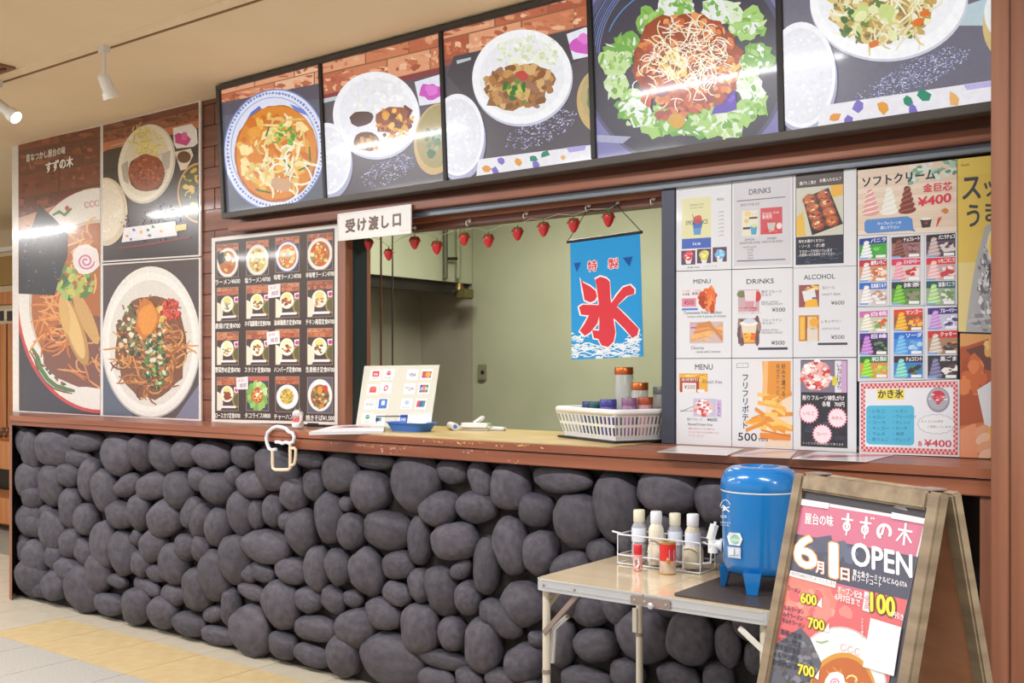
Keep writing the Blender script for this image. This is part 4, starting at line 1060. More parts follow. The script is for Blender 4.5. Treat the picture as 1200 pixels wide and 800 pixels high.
def s_takoyaki(p):
    p.rect(.04, .0, .80, .97, (44, 44, 60)); p.rect(.04, .0, .80, .135, (76, 62, 60)); T(p, '揚げたこ焼き', .1, .115, .36, .036, (240, 236, 230), .03); T(p, 'お箸入れセルフ', .42, .105, .76, .036, (240, 236, 230), .03)
    p.rect(.05, .145, .79, .67, (206, 206, 190)); p.poly([(.58, .145), (.79, .145), (.79, .26), (.62, .28)], (232, 178, 60)); p.poly([(.05, .46), (.16, .4), (.2, .66), (.05, .66)], (230, 186, 80))
    p.poly([(.15, .26), (.56, .17), (.79, .56), (.3, .66)], (46, 40, 46)); p.poly([(.19, .27), (.54, .2), (.73, .53), (.32, .61)], (70, 52, 50))
    for i in range(4):
        for j in range(2):
            x = .26 + .22 * j + .045 * i; y = .28 + .09 * i - .03 * j
            p.ell(x, y, .11, .062, (150, 70, 40), 0, 14, .08); p.ell(x - .01, y - .01, .085, .045, (196, 104, 52), 0, 12, .12); p.chunks(x, y, .07, .04, 7, [(122, 50, 40), (226, 160, 100), (190, 120, 110), (240, 220, 190)], .03)
    p.chunks(.4, .86, .34, .1, 60, [(54, 64, 90), (38, 38, 50), (70, 84, 110)], .05)
    T(p, '味をお選びください', .09, .735, .49, .032, (240, 238, 236), .03); T(p, '・ソース　・ポン酢', .1, .79, .5, .036, (240, 238, 236), .02); T(p, 'マヨネーズが付いています', .1, .845, .62, .032, (236, 234, 232), .02); T(p, '大変熱いのでお気をつけください', .1, .88, .66, .03, (236, 234, 232), .02)
win_sheet('octopus_ball_sheet', [(929.5, top_v(929.5) + .4), (1003.6, top_v(1003.6) + .4), (1003.6, 311), (929.5, 314)], 'sheet with a dark photo of glazed octopus balls in a black tray', s_takoyaki)
def s_menu1(p):
    T(p, 'MENU', .31, .145, .62, .048, INK, .03)
    p.rect(.1, .21, .68, .44, (232, 226, 230)); T(p, 'から揚げ　人気商品', .11, .24, .46, .026, (206, 96, 100)); T(p, '台湾風', .11, .28, .24, .03, (60, 60, 90), .03); T(p, '唐揚げ', .28, .275, .44, .03, (60, 60, 90), .03)
    p.rect(.1, .31, .36, .41, (214, 140, 160)); T(p, '¥500', .14, .385, .32, .055, (160, 40, 70), .02); p.rect(.1, .425, .39, .45, (70, 130, 206))
    p.ell(.56, .33, .16, .11, (206, 90, 40), 0, 16, .1); p.chunks(.56, .33, .14, .1, 40, [(226, 110, 50), (196, 76, 34), (236, 140, 76), (170, 60, 30)], .05)
    p.rect(.62, .21, .69, .45, (222, 110, 56)); p.chunks(.64, .33, .06, .11, 16, [(226, 110, 50), (196, 76, 34), (236, 140, 76)], .045)
    T(p, 'Taiwanese fried chicken', .13, .495, .82, .036, INK); T(p, 'comes with 5 pieces of chicken', .2, .535, .9, .026, (80, 80, 90))
    p.rect(.24, .585, .85, .83, (206, 180, 180)); T(p, 'チュロス 300円', .27, .62, .52, .024, (150, 70, 110)); p.rect(.26, .64, .5, .66, (170, 100, 160))
    for k in range(7): p.stroke([(.26 + .02 * k, .8 - .03 * k), (.6, .72 - .02 * k), (.84, .62 + .03 * k)], .05, p.R.choice([(222, 160, 96), (206, 136, 76), (232, 180, 120)]))
    p.chunks(.46, .76, .18, .05, 20, [(240, 200, 90), (226, 170, 80)], .03); T(p, 'Churros', .27, .9, .5, .036, INK); T(p, 'comes with 2 churros', .36, .94, .8, .026, (80, 80, 90))
win_sheet('snack_menu_sheet', Q(C1, r12, r23), 'white MENU sheet with fried chicken and churros photos beside the mullion', s_menu1)
def s_drinks2(p):
    T(p, 'DRINKS', .24, .165, .69, .052, INK, .03)
    p.rect(.1, .23, .45, .48, (196, 170, 176)); p.ell(.16, .28, .08, .04, (120, 130, 90)); p.ell(.42, .31, .06, .06, (206, 60, 70)); p.poly([(.2, .24), (.4, .24), (.38, .46), (.24, .46)], (226, 216, 220)); p.poly([(.21, .36), (.37, .36), (.36, .46), (.24, .46)], (206, 150, 164)); p.chunks(.28, .45, .15, .025, 16, [(190, 50, 60), (160, 40, 56), (226, 110, 110)], .035); p.stroke([(.33, .36), (.35, .22)], .015, (226, 206, 180))
    p.rect(.1, .555, .45, .84, (140, 110, 110)); p.chunks(.16, .7, .06, .12, 20, [(160, 130, 120), (110, 80, 84)], .03); p.chunks(.42, .7, .04, .12, 12, [(160, 130, 120), (110, 80, 84)], .03); p.poly([(.15, .62), (.41, .62), (.37, .83), (.2, .83)], (226, 214, 190)); p.poly([(.18, .72), (.39, .72), (.37, .83), (.2, .83)], (236, 170, 60)); p.chunks(.28, .76, .08, .04, 12, [(226, 110, 50), (240, 190, 70)], .04); p.ell(.28, .61, .15, .03, (236, 234, 230)); p.ell(.29, .585, .1, .03, (206, 210, 220))
    T(p, '削りフルーツ', .49, .275, .82, .032, INK, .01); T(p, 'ミルク', .49, .31, .65, .03, INK, .01); T(p, 'MILK WITH', .49, .385, .76, .02, (96, 96, 104), .01); T(p, 'FROZEN FRUIT', .49, .41, .84, .02, (96, 96, 104), .01); T(p, '¥500', .66, .485, .88, .042, INK, .015)
    T(p, 'フルーツイン', .5, .595, .82, .032, INK, .01); T(p, 'サイダー', .5, .63, .7, .03, INK, .01); T(p, 'SODA WITH', .49, .7, .76, .02, (96, 96, 104), .01); T(p, 'FROZEN FRUIT', .49, .73, .84, .02, (96, 96, 104), .01); T(p, '¥500', .65, .855, .87, .042, INK, .015)
    T(p, 'ミルクはソフトに変更できます', .1, .505, .48, .016, (200, 120, 120)); p.rect(.43, .885, .92, .912, (66, 66, 78))
win_sheet('fruit_drink_sheet', Q(C2, r12, r23), 'white DRINKS sheet with fruit milk and orange soda at 500 yen', s_drinks2)
def s_alcohol(p):
    T(p, 'ALCOHOL', .17, .13, .66, .052, INK, .03)
    p.rect(.09, .19, .41, .44, (150, 84, 84)); p.chunks(.3, .22, .1, .03, 16, [(232, 190, 90), (246, 226, 150)], .04); p.poly([(.14, .26), (.34, .24), (.37, .36), (.18, .38)], (226, 226, 230)); p.poly([(.2, .37), (.37, .34), (.4, .44), (.18, .44)], (240, 180, 50)); p.rect(.3, .33, .38, .35, (90, 100, 150))
    p.rect(.09, .53, .41, .82, (206, 140, 60)); p.rect(.11, .55, .18, .8, (236, 190, 90)); p.rect(.2, .54, .22, .81, (150, 84, 40)); p.poly([(.23, .55), (.37, .55), (.39, .82), (.22, .82)], (226, 200, 160)); p.poly([(.22, .68), (.39, .68), (.39, .82), (.22, .82)], (222, 212, 200)); p.ell(.33, .61, .07, .05, (236, 170, 60)); T(p, 'サワー', .28, .7, .37, .03, (70, 60, 60), .02)
    T(p, '生ビール', .46, .245, .66, .034, INK, .01); T(p, 'DRAFT BEER', .46, .315, .75, .022, (96, 96, 104), .01); T(p, '¥600', .6, .42, .81, .042, INK, .015)
    T(p, 'レモンサワー', .45, .62, .76, .032, INK, .01); T(p, 'LEMON SOUR', .46, .695, .74, .022, (130, 130, 138)); T(p, '¥500', .6, .8, .81, .042, INK, .015); p.rect(.39, .84, .86, .866, (66, 66, 78))
win_sheet('alcohol_sheet', [(929.5, 314.4), (1003.6, 311.5), (1003.6, r23(1003) - .6), (929.5, r23(929) - .6)], 'white ALCOHOL sheet with draft beer and lemon sour photos', s_alcohol)
def s_menu2(p):
    T(p, 'MENU', .34, .125, .66, .06, INK, .03)
    p.rect(.05, .17, .57, .38, (226, 170, 70)); p.chunks(.36, .22, .18, .04, 20, [(240, 200, 100), (214, 150, 56), (246, 216, 130)], .05); p.rect(.07, .22, .41, .39, (160, 60, 50)); p.rect(.11, .28, .36, .39, (232, 226, 222)); T(p, '全店割引', .09, .26, .39, .035, (246, 226, 220), .02); T(p, '¥500', .14, .35, .34, .045, (120, 60, 60)); p.rect(.38, .355, .51, .385, (236, 232, 230)); T(p, 'French fries', .48, .285, .83, .038, INK)
    p.rect(.31, .46, .72, .67, (196, 190, 214)); p.ell(.5, .57, .17, .1, (226, 190, 190), 0, 14, .1); p.chunks(.48, .57, .15, .09, 40, [(206, 80, 90), (240, 226, 226), (226, 140, 146), (190, 50, 60), (246, 240, 240)], .04); p.rect(.73, .47, .82, .67, (206, 180, 220)); p.vtext('いちご', .775, .49, .66, .055, (90, 60, 90), .02); p.stroke([(.08, .62), (.32, .55)], .01, (90, 90, 96)); T(p, 'strawberry milk', .07, .615, .3, .018, (90, 90, 96))
    T(p, '削りフルーツ', .2, .72, .47, .03, INK, .01); T(p, '¥600', .56, .72, .74, .036, INK, .02); T(p, 'Shaved frozen fruit', .21, .775, .66, .03, INK, .01)
    for i, t in enumerate(('練乳をおかけしてのご提供です', '※アレルギーの方はスタッフまでお声がけください', 'ください')): T(p, t, .22, .825 + i * .04, (.7, .78, .5)[i], .024, (214, 130, 120))
win_sheet('fries_menu_sheet', Q(C1, r23, bot_v), 'white MENU sheet with french fries and shaved strawberry, lowest beside the mullion', s_menu2)
def s_potato(p):
    p.rect(.28, .03, .97, .98, (236, 214, 186)); p.rect(.28, .03, .55, .98, (226, 224, 226))
    p.poly([(.5, .03), (.97, .03), (.97, .42), (.52, .4)], (226, 150, 60)); p.poly([(.52, .03), (.6, .03), (.58, .4), (.5, .4)], (240, 186, 120))
    for k in range(26):
        x, y = p.R.uniform(.38, .9), p.R.uniform(.42, .78); a = p.R.uniform(-.5, .7); L = p.R.uniform(.1, .2)
        p.stroke([(x - L * math.cos(a), y - L * .7 * math.sin(a)), (x + L * math.cos(a), y + L * .7 * math.sin(a))], .075, p.R.choice([(240, 180, 80), (232, 160, 60), (246, 200, 110), (224, 146, 56)]))
    p.rect(.46, .83, .97, .9, (226, 140, 60)); p.stroke([(.48, .8), (.97, .86)], .03, (206, 120, 44))
    p.vtext('フリフリポテト', .22, .17, .80, .105, (46, 46, 52), .035); T(p, '500', .1, .925, .41, .085, (46, 46, 52), .03); T(p, 'YEN', .43, .925, .59, .035, (60, 60, 66), .02)
    p.vtext('好みで選べる', .85, .06, .42, .06, (60, 60, 70), .02); p.vtext('味付きトッピング', .76, .06, .52, .055, (90, 84, 90), .01); T(p, 'お好きなフレーバーをどうぞ', .66, .915, .95, .022, (206, 110, 60))
    p.poly([(.08, .055), (.27, .05), (.27, .1), (.08, .105)], (90, 90, 96)); p.poly([(.087, .06), (.263, .055), (.263, .095), (.087, .1)], (236, 236, 238)); T(p, 'とれたて', .1, .09, .24, .02, INK)
win_sheet('potato_sheet', Q(C2, r23, bot_v), 'white sheet with big fries photo, upright lettering and 500 YEN', s_potato)
def burst(p, cx, cy, rx, ry, col):
    P = []
    for i in range(40):
        a = i * math.pi / 20; k = 1 if i % 2 else .84; P.append((cx + rx * k * math.cos(a), cy + ry * k * math.sin(a)))
    p.poly(P, col)
def s_ichigo(p):
    p.rect(.12, .02, .86, .96, (50, 48, 56)); p.rect(.13, .03, .85, .37, (130, 120, 140)); p.rect(.66, .03, .78, .37, (226, 226, 234)); p.rect(.76, .03, .85, .37, (206, 166, 206))
    p.ell(.36, .19, .24, .16, (226, 160, 160), 0, 20, .08); p.chunks(.36, .19, .23, .15, 90, [(222, 90, 90), (246, 230, 230), (236, 180, 180), (206, 60, 60), (250, 244, 244), (240, 200, 170)], .045)
    p.vtext('いちごけずり', .73, .06, .34, .075, (90, 70, 60), .03); p.poly([(.62, .2), (.7, .2), (.68, .3), (.62, .29)], (222, 206, 60))
    T(p, '削りフルーツ練乳がけ', .15, .455, .81, .05, (240, 236, 238), .05); T(p, '各種　700円', .46, .52, .81, .05, (240, 236, 238), .05)
    p.chunks(.5, .8, .3, .14, 20, [(58, 60, 74), (44, 42, 50), (70, 76, 90)], .08)
    for cx, cy, t in ((.25, .6, 'いちご'), (.7, .64, 'みかん'), (.46, .82, 'ブルーベリー')):
        burst(p, cx, cy, .165, .115, (214, 120, 140)); burst(p, cx, cy, .15, .104, (246, 228, 236)); T(p, t, cx - .09, cy + .02, cx + .09, .04, (206, 70, 80), .02)
    T(p, 'トッピングは別料金にて承ります', .16, .935, .8, .024, (226, 224, 228))
win_sheet('shaved_fruit_sheet', Q(C3, r23, bot_v), 'dark sheet with shaved strawberry photo and three pink starbursts', s_ichigo)

def s_soft(p):
    p.fill((226, 206, 186))
    for k in range(6): p.stroke([(0, .12 + k * .16), (1, .1 + k * .16)], .006, (206, 184, 162)); p.rect(0, .13 + k * .16, 1, .2 + k * .16, p.R.choice([(230, 212, 194), (222, 202, 182), (232, 216, 200)]))
    for k in range(40): p.ell(p.R.uniform(.5, 1), p.R.uniform(.02, .3) * p.R.uniform(.5, 1.1), .03, .03, p.R.choice([(130, 170, 146), (96, 150, 124), (170, 200, 180), (214, 226, 220)]), 0, 7, .4)
    p.text('ソフトクリーム', .05, .27, .78, .25, .15, (44, 46, 58), .05)
    for cx, a, b in ((.13, (226, 160, 160), (246, 236, 226)), (.32, (240, 240, 232), (226, 228, 220)), (.5, (122, 60, 54), (170, 96, 84))):
        for i in range(5):
            w = .035 + .014 * i; y = .36 + .075 * i
            p.ell(cx, y, w, .055, a, -6, 14); p.stroke([(cx - w, y + .02), (cx, y - .005), (cx + w * .9, y - .03)], .022, b); p.stroke([(cx - w * .8, y + .05), (cx + w, y)], .012, a)
    T(p, '金巨芯', .66, .42, .95, .11, (214, 60, 84), .06); p.text('¥400', .61, .62, .94, .58, .12, (216, 58, 80), .06)
    P = [(.07, .81), (.09, .77), (.5, .75), (.55, .79), (.56, .93), (.59, .98), (.52, .96), (.1, .98), (.07, .94)]
    p.poly(P, (88, 140, 206)); T(p, 'カップorコーンを', .2, .86, .44, .045, (238, 242, 250), .02); T(p, '選んで下さい', .23, .925, .42, .045, (238, 242, 250), .02)
    p.poly([(.63, .8), (.75, .79), (.73, .92), (.65, .93)], (58, 54, 56)); p.ell(.69, .8, .06, .018, (236, 232, 228)); p.ell(.69, .86, .02, .02, (150, 60, 60)); p.poly([(.81, .8), (.85, .78), (.8, .92), (.79, .92)], (206, 64, 60)); p.ell(.88, .7, .035, .04, (206, 130, 60), 0, 8, .2)
win_sheet('soft_cream_sign', [(1005, 199.8), (1121.4, 186.4), (1121.4, 271.4), (1005, 275.4)], 'wood-look soft ice cream sign with three swirls and red 400 yen', s_soft, 3)

def flavour(p, head, sw, bg, side, name, hcol=(240, 238, 244)):
    p.fill(bg); p.rect(-.01, -.01, 1.01, .3, head); p.text(name, .42, .25, .97, .23, .19, hcol, .05)
    p.chunks(.74, .62, .2, .22, 16, side, .1, 1.8)
    dk = tuple(max(0, k - 36) for k in sw); lt = tuple(min(255, k + 34) for k in sw)
    for i in range(5):
        w = .1 + .034 * i; y = .24 + .16 * i
        p.ell(.26, y, w, .12, sw, 0, 12); p.stroke([(.26 - w, y + .05), (.26, y), (.26 + w, y - .07)], .05, lt); p.stroke([(.26 - w * .8, y + .12), (.26 + w, y + .02)], .03, dk)
    p.rect(.6, .84, .96, .97, (238, 240, 244)); p.rect(0, .92, .32, 1.0, (120, 170, 230))
FL = [
 ('left', 'upper', [(1007, 280, 276.8, 304, 302), (1007, 305, 303.4, 330.4, 329.2), (1007, 331.4, 330.4, 357.2, 356.6)], 1039.2,
  [((38, 60, 150), (226, 230, 236), (60, 160, 60), [(70, 170, 60), (120, 200, 100)], 'バニラ'), ((190, 44, 58), (224, 214, 214), (206, 150, 110), [(240, 220, 200), (206, 100, 60), (246, 240, 230)], '練乳いちご'), ((44, 110, 200), (230, 226, 226), (206, 196, 200), [(240, 236, 236), (190, 150, 130)], '北海道ミルク')]),
 ('middle', 'upper', [(1044.8, 278.2, 275.6, 302.4, 301), (1044.8, 303.4, 302.2, 329.4, 328.4), (1044.8, 330.4, 329.6, 357, 356.6)], 1078.6,
  [((70, 40, 40), (120, 70, 60), (150, 110, 110), [(110, 60, 50), (160, 120, 130)], 'チョコレート'), ((214, 60, 100), (226, 160, 176), (214, 206, 200), [(206, 50, 60), (240, 226, 220)], 'ストロベリー'), ((50, 60, 60), (120, 190, 60), (90, 140, 70), [(70, 110, 60), (150, 140, 120)], '抹茶')]),
 ('right', 'upper', [(1085.4, 275.4, 272.6, 301.4, 300), (1085.4, 302.4, 301, 328.4, 327.6), (1085.4, 329.4, 328.8, 357, 356.8)], 1119.6,
  [((50, 36, 46), (190, 170, 170), (90, 70, 90), [(60, 46, 56), (220, 210, 206)], 'バニラチョコ'), ((214, 50, 60), (236, 190, 190), (196, 170, 170), [(206, 60, 70), (246, 230, 226)], 'いちごバニラ'), ((44, 90, 90), (176, 214, 150), (150, 170, 150), [(230, 230, 220), (110, 150, 90)], '抹茶バニラ')]),
 ('left', 'lower', [(1007.2, 365, 363.4, 389.2, 388.6), (1007.4, 390.6, 389.8, 416, 415.6), (1007.6, 417.4, 416.8, 443, 442.8)], 1040.2,
  [((206, 110, 176), (226, 224, 206), (200, 206, 180), [(226, 90, 60), (120, 170, 80), (240, 230, 220)], '白桃'), ((90, 44, 140), (190, 130, 206), (60, 50, 70), [(56, 44, 76), (96, 76, 120), (90, 150, 80)], '巨峰'), ((40, 120, 60), (150, 214, 60), (214, 150, 80), [(226, 214, 100), (230, 150, 70), (170, 200, 80)], '和梨')]),
 ('middle', 'lower', [(1047.4, 363, 361.2, 388, 387.2), (1047.4, 389.4, 388.6, 415.6, 415.2), (1047.4, 417, 416.6, 443, 443)], 1081.4,
  [((220, 70, 50), (236, 176, 50), (150, 90, 60), [(240, 190, 80), (226, 110, 60)], 'マンゴー'), ((40, 110, 210), (110, 180, 236), (70, 140, 220), [(180, 214, 244), (110, 170, 230)], 'ソーダ'), ((60, 44, 60), (130, 210, 196), (60, 130, 206), [(96, 60, 56), (60, 150, 80), (70, 50, 60)], 'チョコミント')]),
 ('right', 'lower', [(1087.2, 361, 359.4, 386.2, 385.6), (1087.2, 387.8, 387, 415, 414.8), (1087.2, 416.4, 416.2, 443.4, 443.6)], 1122,
  [((66, 50, 130), (196, 150, 214), (200, 196, 220), [(70, 76, 130), (90, 96, 150), (240, 240, 246)], 'ブルーベリー'), ((206, 44, 50), (206, 196, 186), (170, 130, 100), [(70, 60, 60), (96, 84, 80), (220, 140, 60)], 'クッキー'), ((56, 50, 60), (120, 120, 160), (60, 50, 56), [(90, 70, 66), (170, 130, 110), (240, 236, 230)], '黒ごま')])]
TXT = {'left': 'left', 'middle': 'middle', 'right': 'right'}
for k, (side, lvl, rows, x1, defs) in enumerate(FL):
    x0 = rows[0][0]
    fs = empty('flavour_strip', py((x0 + x1) / 2, rows[2][3], YG), '%s strip of the %s row of laminated soft ice cream flavour cards' % (side if side != 'middle' else 'middle', lvl), 'card strip', 'strips of flavour cards')
    a, b, c, d = rows[0][1], rows[0][2], rows[2][3], rows[2][4]
    e0, e1 = {'left': (1005, 1042.6), 'middle': (1042.9, 1083), 'right': (1083.3, 1121.6)}[side]
    t0, t1 = ((lambda u: 275.6 - .036 * (u - 1005)), (lambda u: 359.2 - .02 * (u - 1005))) if lvl == 'upper' else ((lambda u: 359.6 - .02 * (u - 1005)), (lambda u: 446.9 - .026 * (u - 1005)))
    paper('clear_sleeve', [(e0, t0(e0) + .2), (e1, t0(e1) + .2), (e1, t1(e1)), (e0, t1(e0))], YG, None, None, lambda p: None, 'laminate', .0010, (216, 218, 224), parent=fs)
    for i, (xx, ta, tb, tc, td) in enumerate(rows):
        pr = Print(ymap(YG - .0005), 60 + k * 3 + i); pr.sheet([(xx, ta), (x1, tb), (x1, td), (xx, tc)], .0004, (230, 230, 234))
        pr.quad([(xx, ta), (x1, tb), (x1, td), (xx, tc)]); h, sw, bg, sd, nm = defs[i]; flavour(pr, h, sw, bg, sd, nm)
        pr.build('flavour_card', M['laminate'], fs)

def s_kaki(p):
    p.fill((230, 232, 238))
    def ging(x0, y0, x1, y1, n, m):
        for i in range(n):
            for j in range(m):
                c = (206, 70, 76) if (i + j) % 2 == 0 else (236, 196, 198)
                p.rect(x0 + (x1 - x0) * i / n, y0 + (y1 - y0) * j / m, x0 + (x1 - x0) * (i + 1) / n, y0 + (y1 - y0) * (j + 1) / m, c)
    p.rect(.015, .02, .985, .98, (222, 130, 134))
    ging(.02, .03, .98, .095, 44, 2); ging(.02, .905, .98, .97, 44, 2); ging(.02, .095, .06, .905, 2, 26); ging(.94, .095, .98, .905, 2, 26)
    p.rect(.06, .095, .94, .905, (232, 234, 240))
    p.rect(.18, .11, .45, .25, (236, 220, 86)); T(p, 'かき氷', .19, .23, .44, .115, (66, 58, 44), .05)
    P = []
    for cx, cy, a0 in ((.11, .38, 180), (.51, .38, 270), (.51, .82, 0), (.11, .82, 90)):
        for i in range(5):
            a = math.radians(a0 + i * 22.5); P.append((cx + .04 * math.cos(a), cy + .05 * math.sin(a)))
    p.poly(P, (84, 186, 222))
    L1 = ['・いちご', '・メロン', '・コーラ', '・マンゴー', '・ラムネ', '・青りんご']; L2 = ['・レモン', '・ブルーハワイ', '・オレンジ', '・ピーチ', '・抹茶', '・グレープ']
    for i in range(6): T(p, L1[i], .1, .435 + i * .078, .12 + .035 * len(L1[i]) , .048, (30, 70, 110), .01); T(p, L2[i], .34, .42 + i * .078 + .01, .36 + .03 * len(L2[i]), .048, (30, 70, 110), .01)
    p.ell(.79, .26, .115, .165, (150, 150, 160), 0, 30); p.ell(.79, .25, .1, .14, (176, 178, 190), 0, 30); p.ell(.79, .21, .07, .08, (206, 60, 76), 0, 14, .12); p.chunks(.79, .24, .09, .07, 14, [(206, 40, 60), (226, 110, 120), (230, 230, 236)], .022)
    for i in range(14):
        a = i * .4488; p.ell(.77 + .14 * math.cos(a), .58 + .09 * math.sin(a), .05, .045, (170, 172, 184), 0, 10)
    for i in range(14):
        a = i * .4488; p.ell(.77 + .138 * math.cos(a), .58 + .088 * math.sin(a), .046, .04, (236, 238, 242), 0, 10)
    p.ell(.77, .58, .16, .1, (236, 238, 242), 0, 20); T(p, 'たくさんの味を', .62, .56, .84, .032, (90, 94, 110)); T(p, 'ご用意しています！', .68, .63, .93, .032, (90, 94, 110))
    T(p, '各', .585, .875, .63, .065, (206, 50, 70), .04); T(p, '¥400', .65, .875, .92, .085, (206, 50, 70), .04)
win_sheet('shaved_ice_sheet', [(1007, 447.6), (1124.4, 444.6), (1124.4, 535.2), (1007, 530.8)], 'shaved ice flavour list with red gingham border and blue panel', s_kaki, 4)
def s_beer1(p):
    p.fill((222, 192, 88)); p.rect(-.01, -.01, 1.01, .1, (226, 198, 92)); p.rect(-.01, .6, .5, 1.01, (226, 208, 140))
    T(p, 'Asahi', .06, .045, .2, .015, (90, 76, 40), .02)
    p.cell('ス', .07, .1, .4, .245, (56, 62, 70), .045); p.cell('ッ', .42, .12, .68, .23, (56, 62, 70), .045); p.cell('う', .12, .27, .4, .4, (56, 62, 70), .045); p.cell('ま', .44, .26, .72, .375, (56, 62, 70), .045)
    P = [(.46, .4), (.7, .36), (1.01, .36), (1.01, 1.01), (.12, 1.01), (.2, .8), (.3, .6)]
    p.poly(P, (176, 176, 178)); p.chunks(.68, .72, .34, .27, 420, [(206, 206, 208), (160, 160, 166), (130, 130, 136), (226, 226, 228), (112, 112, 118), (236, 236, 238)], .028, 1.6)
    p.ell(.62, .5, .12, .09, (236, 226, 150)); p.ell(.6, .52, .07, .06, (240, 206, 60)); p.chunks(.55, .93, .3, .06, 16, [(140, 140, 146), (190, 190, 194)], .08); p.cell('樽', .5, .62, .72, .72, (60, 66, 84), .03)
q = [(1122, 186.4), (1192, 178.6), (1192, 390.6), (1123, 388.4)]
win_sheet('beer_poster', q, 'yellow beer poster with bold brush lettering next to the wooden post', s_beer1, 5)
def s_beer2(p):
    p.fill((206, 120, 60)); p.rect(-.01, -.01, 1.01, .1, (222, 160, 96)); p.poly([(-.01, .12), (.35, .06), (.6, .02), (.7, .4), (.5, .7), (-.01, .75)], (176, 84, 40)); p.poly([(.1, .13), (.5, .07), (.6, .3), (.4, .28)], (110, 60, 50)); p.chunks(.2, .35, .2, .15, 20, [(206, 104, 50), (166, 76, 36), (222, 130, 70)], .1)
    p.chunks(.56, .12, .1, .1, 14, [(236, 200, 130), (226, 170, 90)], .05)
    p.poly([(.3, .45), (.6, .36), (1.01, .36), (1.01, 1.01), (.56, 1.01)], (224, 226, 230)); p.poly([(.46, .76), (1.01, .6), (1.01, 1.01), (.56, 1.01)], (232, 176, 70))
    p.poly([(-.01, .78), (.26, .72), (.34, .8), (.3, 1.01), (-.01, 1.01)], (226, 150, 110))
    for i in range(4): p.ell(.38 + .02 * i, .78 + .065 * i, .13, .045, (236, 190, 160) if i % 2 else (226, 160, 120), -12, 12)
win_sheet('beer_glass_poster', [(1125, 390.6), (1192, 392.8), (1192, 538.2), (1125, 535.6)], 'orange poster of a hand holding a beer glass at the lower right', s_beer2, 6)
# ================================================================ THINGS IN THE OPENING
# ---- ice banner on its rod
YB = .075
bn = empty('ice_banner', py(711, 420, YB), 'sky blue cloth banner with a big red ice character above waves', 'banner')
def bmap(uv, off):
    p = ymap(YB)(uv, off)
    return p
pr = Print(bmap, 8)
B0 = [(668.2, 283), (749.8, 272), (754, 417.6), (670, 421.4)]
nx, ny = 24, 10
def bq(x, y): 
    a, b, c, d = [np.array(q, float) for q in B0]; q = (a * (1 - x) + b * x) * (1 - y) + (d * (1 - x) + c * x) * y; return (q[0], q[1])
pr.raw()
pr.sheet(B0, .0015, (42, 150, 214))
K = 4.71
def zz(pts): return [(660 + a / K, 260 + b / K) for a, b in pts]
pr.raw()
def fat(strokes, col, grow):
    for s_ in strokes:
        P = [np.array(q, float) for q in zz(s_)]; c = sum(P) / len(P)
        pr.poly([tuple(q + (q - c) / (np.linalg.norm(q - c) + 1e-6) * grow) for q in P], col)
ICE = [[(176, 318), (205, 302), (240, 312), (258, 330), (262, 420), (276, 520), (290, 610), (280, 660), (250, 690), (214, 682), (196, 650), (200, 560), (196, 440), (184, 350)],
       [(96, 312), (112, 335), (150, 356), (180, 380), (188, 410), (176, 434), (150, 444), (118, 430), (110, 380)],
       [(88, 470), (110, 456), (200, 458), (205, 505), (150, 516), (100, 512)],
       [(150, 500), (205, 495), (190, 560), (150, 610), (120, 628), (92, 600), (120, 560)],
       [(262, 452), (300, 400), (330, 362), (370, 348), (394, 372), (392, 398), (350, 410), (310, 450), (290, 480)],
       [(250, 452), (300, 470), (340, 510), (390, 560), (418, 590), (410, 625), (382, 640), (340, 590), (290, 540), (262, 520)],
       [(160, 596), (200, 600), (214, 650), (170, 640)]]
pr.clip = B0
# waves first
W0 = random.Random(3)
for a, b, c in [(40, 640, 50), (90, 650, 42), (40, 700, 60), (410, 640, 40), (370, 660, 50), (120, 690, 50), (330, 690, 40), (200, 715, 60), (290, 720, 60), (400, 700, 50), (60, 735, 70), (350, 740, 80), (200, 750, 80)]:
    pr.ell(660 + min(max(a, 62), 412) / K, 260 + (b + 4) / K, 5.2, 3.0, (222, 234, 240), 0, 12, .3)
    for k in range(16):
        x = a + W0.uniform(-c, c); y = b + W0.uniform(-18, 14)
        if x < 44 or x > 428 or y > 748: continue
        pr.arc(660 + x / K, 260 + y / K, W0.uniform(1.6, 4.4), W0.uniform(1.2, 2.4), W0.uniform(150, 200), W0.uniform(300, 400), W0.uniform(.7, 1.4), W0.choice([(232, 238, 240), (42, 140, 206), (206, 226, 236), (240, 244, 244), (60, 150, 210)]), 7)
for k in range(6):
    y0 = 676 + k * 12; P = []
    for i in range(16):
        x = 46 + 380 * i / 15; P.append((660 + x / K, 260 + (y0 + 9 * math.sin(i * 1.3 + k * 1.9)) / K))
    pr.stroke(P, .8 if k % 2 else 1.3, (226, 236, 240))
pr.clip = B0; fat(ICE, (238, 236, 236), 2.0); fat(ICE, (212, 60, 72), 0.0)
pr.text('特', 689, 318.2, 699.6, 317, 11.5, (214, 60, 72), .05, (240, 238, 238), .06)
pr.text('製', 713, 315.4, 724.6, 314, 11.5, (214, 60, 72), .05, (240, 238, 238), .06)
pr.poly(zz([(60, 228), (98, 222), (76, 276)]), (24, 84, 160)); pr.poly(zz([(330, 198), (384, 190), (366, 246)]), (24, 84, 160))
pr.build('cloth', M['cloth'], bn)
MB().tube([py(664.6, 283.4, YB), py(752.6, 271.8, YB)], .006, 8).build('rod', M['black'], bn, True)
MB().tube([py(665, 283, YB - .004), py(688, 246.4, YB - .02), py(700, 247.6, YB - .02), py(716, 243, YB - .02), py(722.4, 240, YB - .02), py(752, 271.6, YB - .004)], .0018, 6).build('cord', M['black'], bn, True)

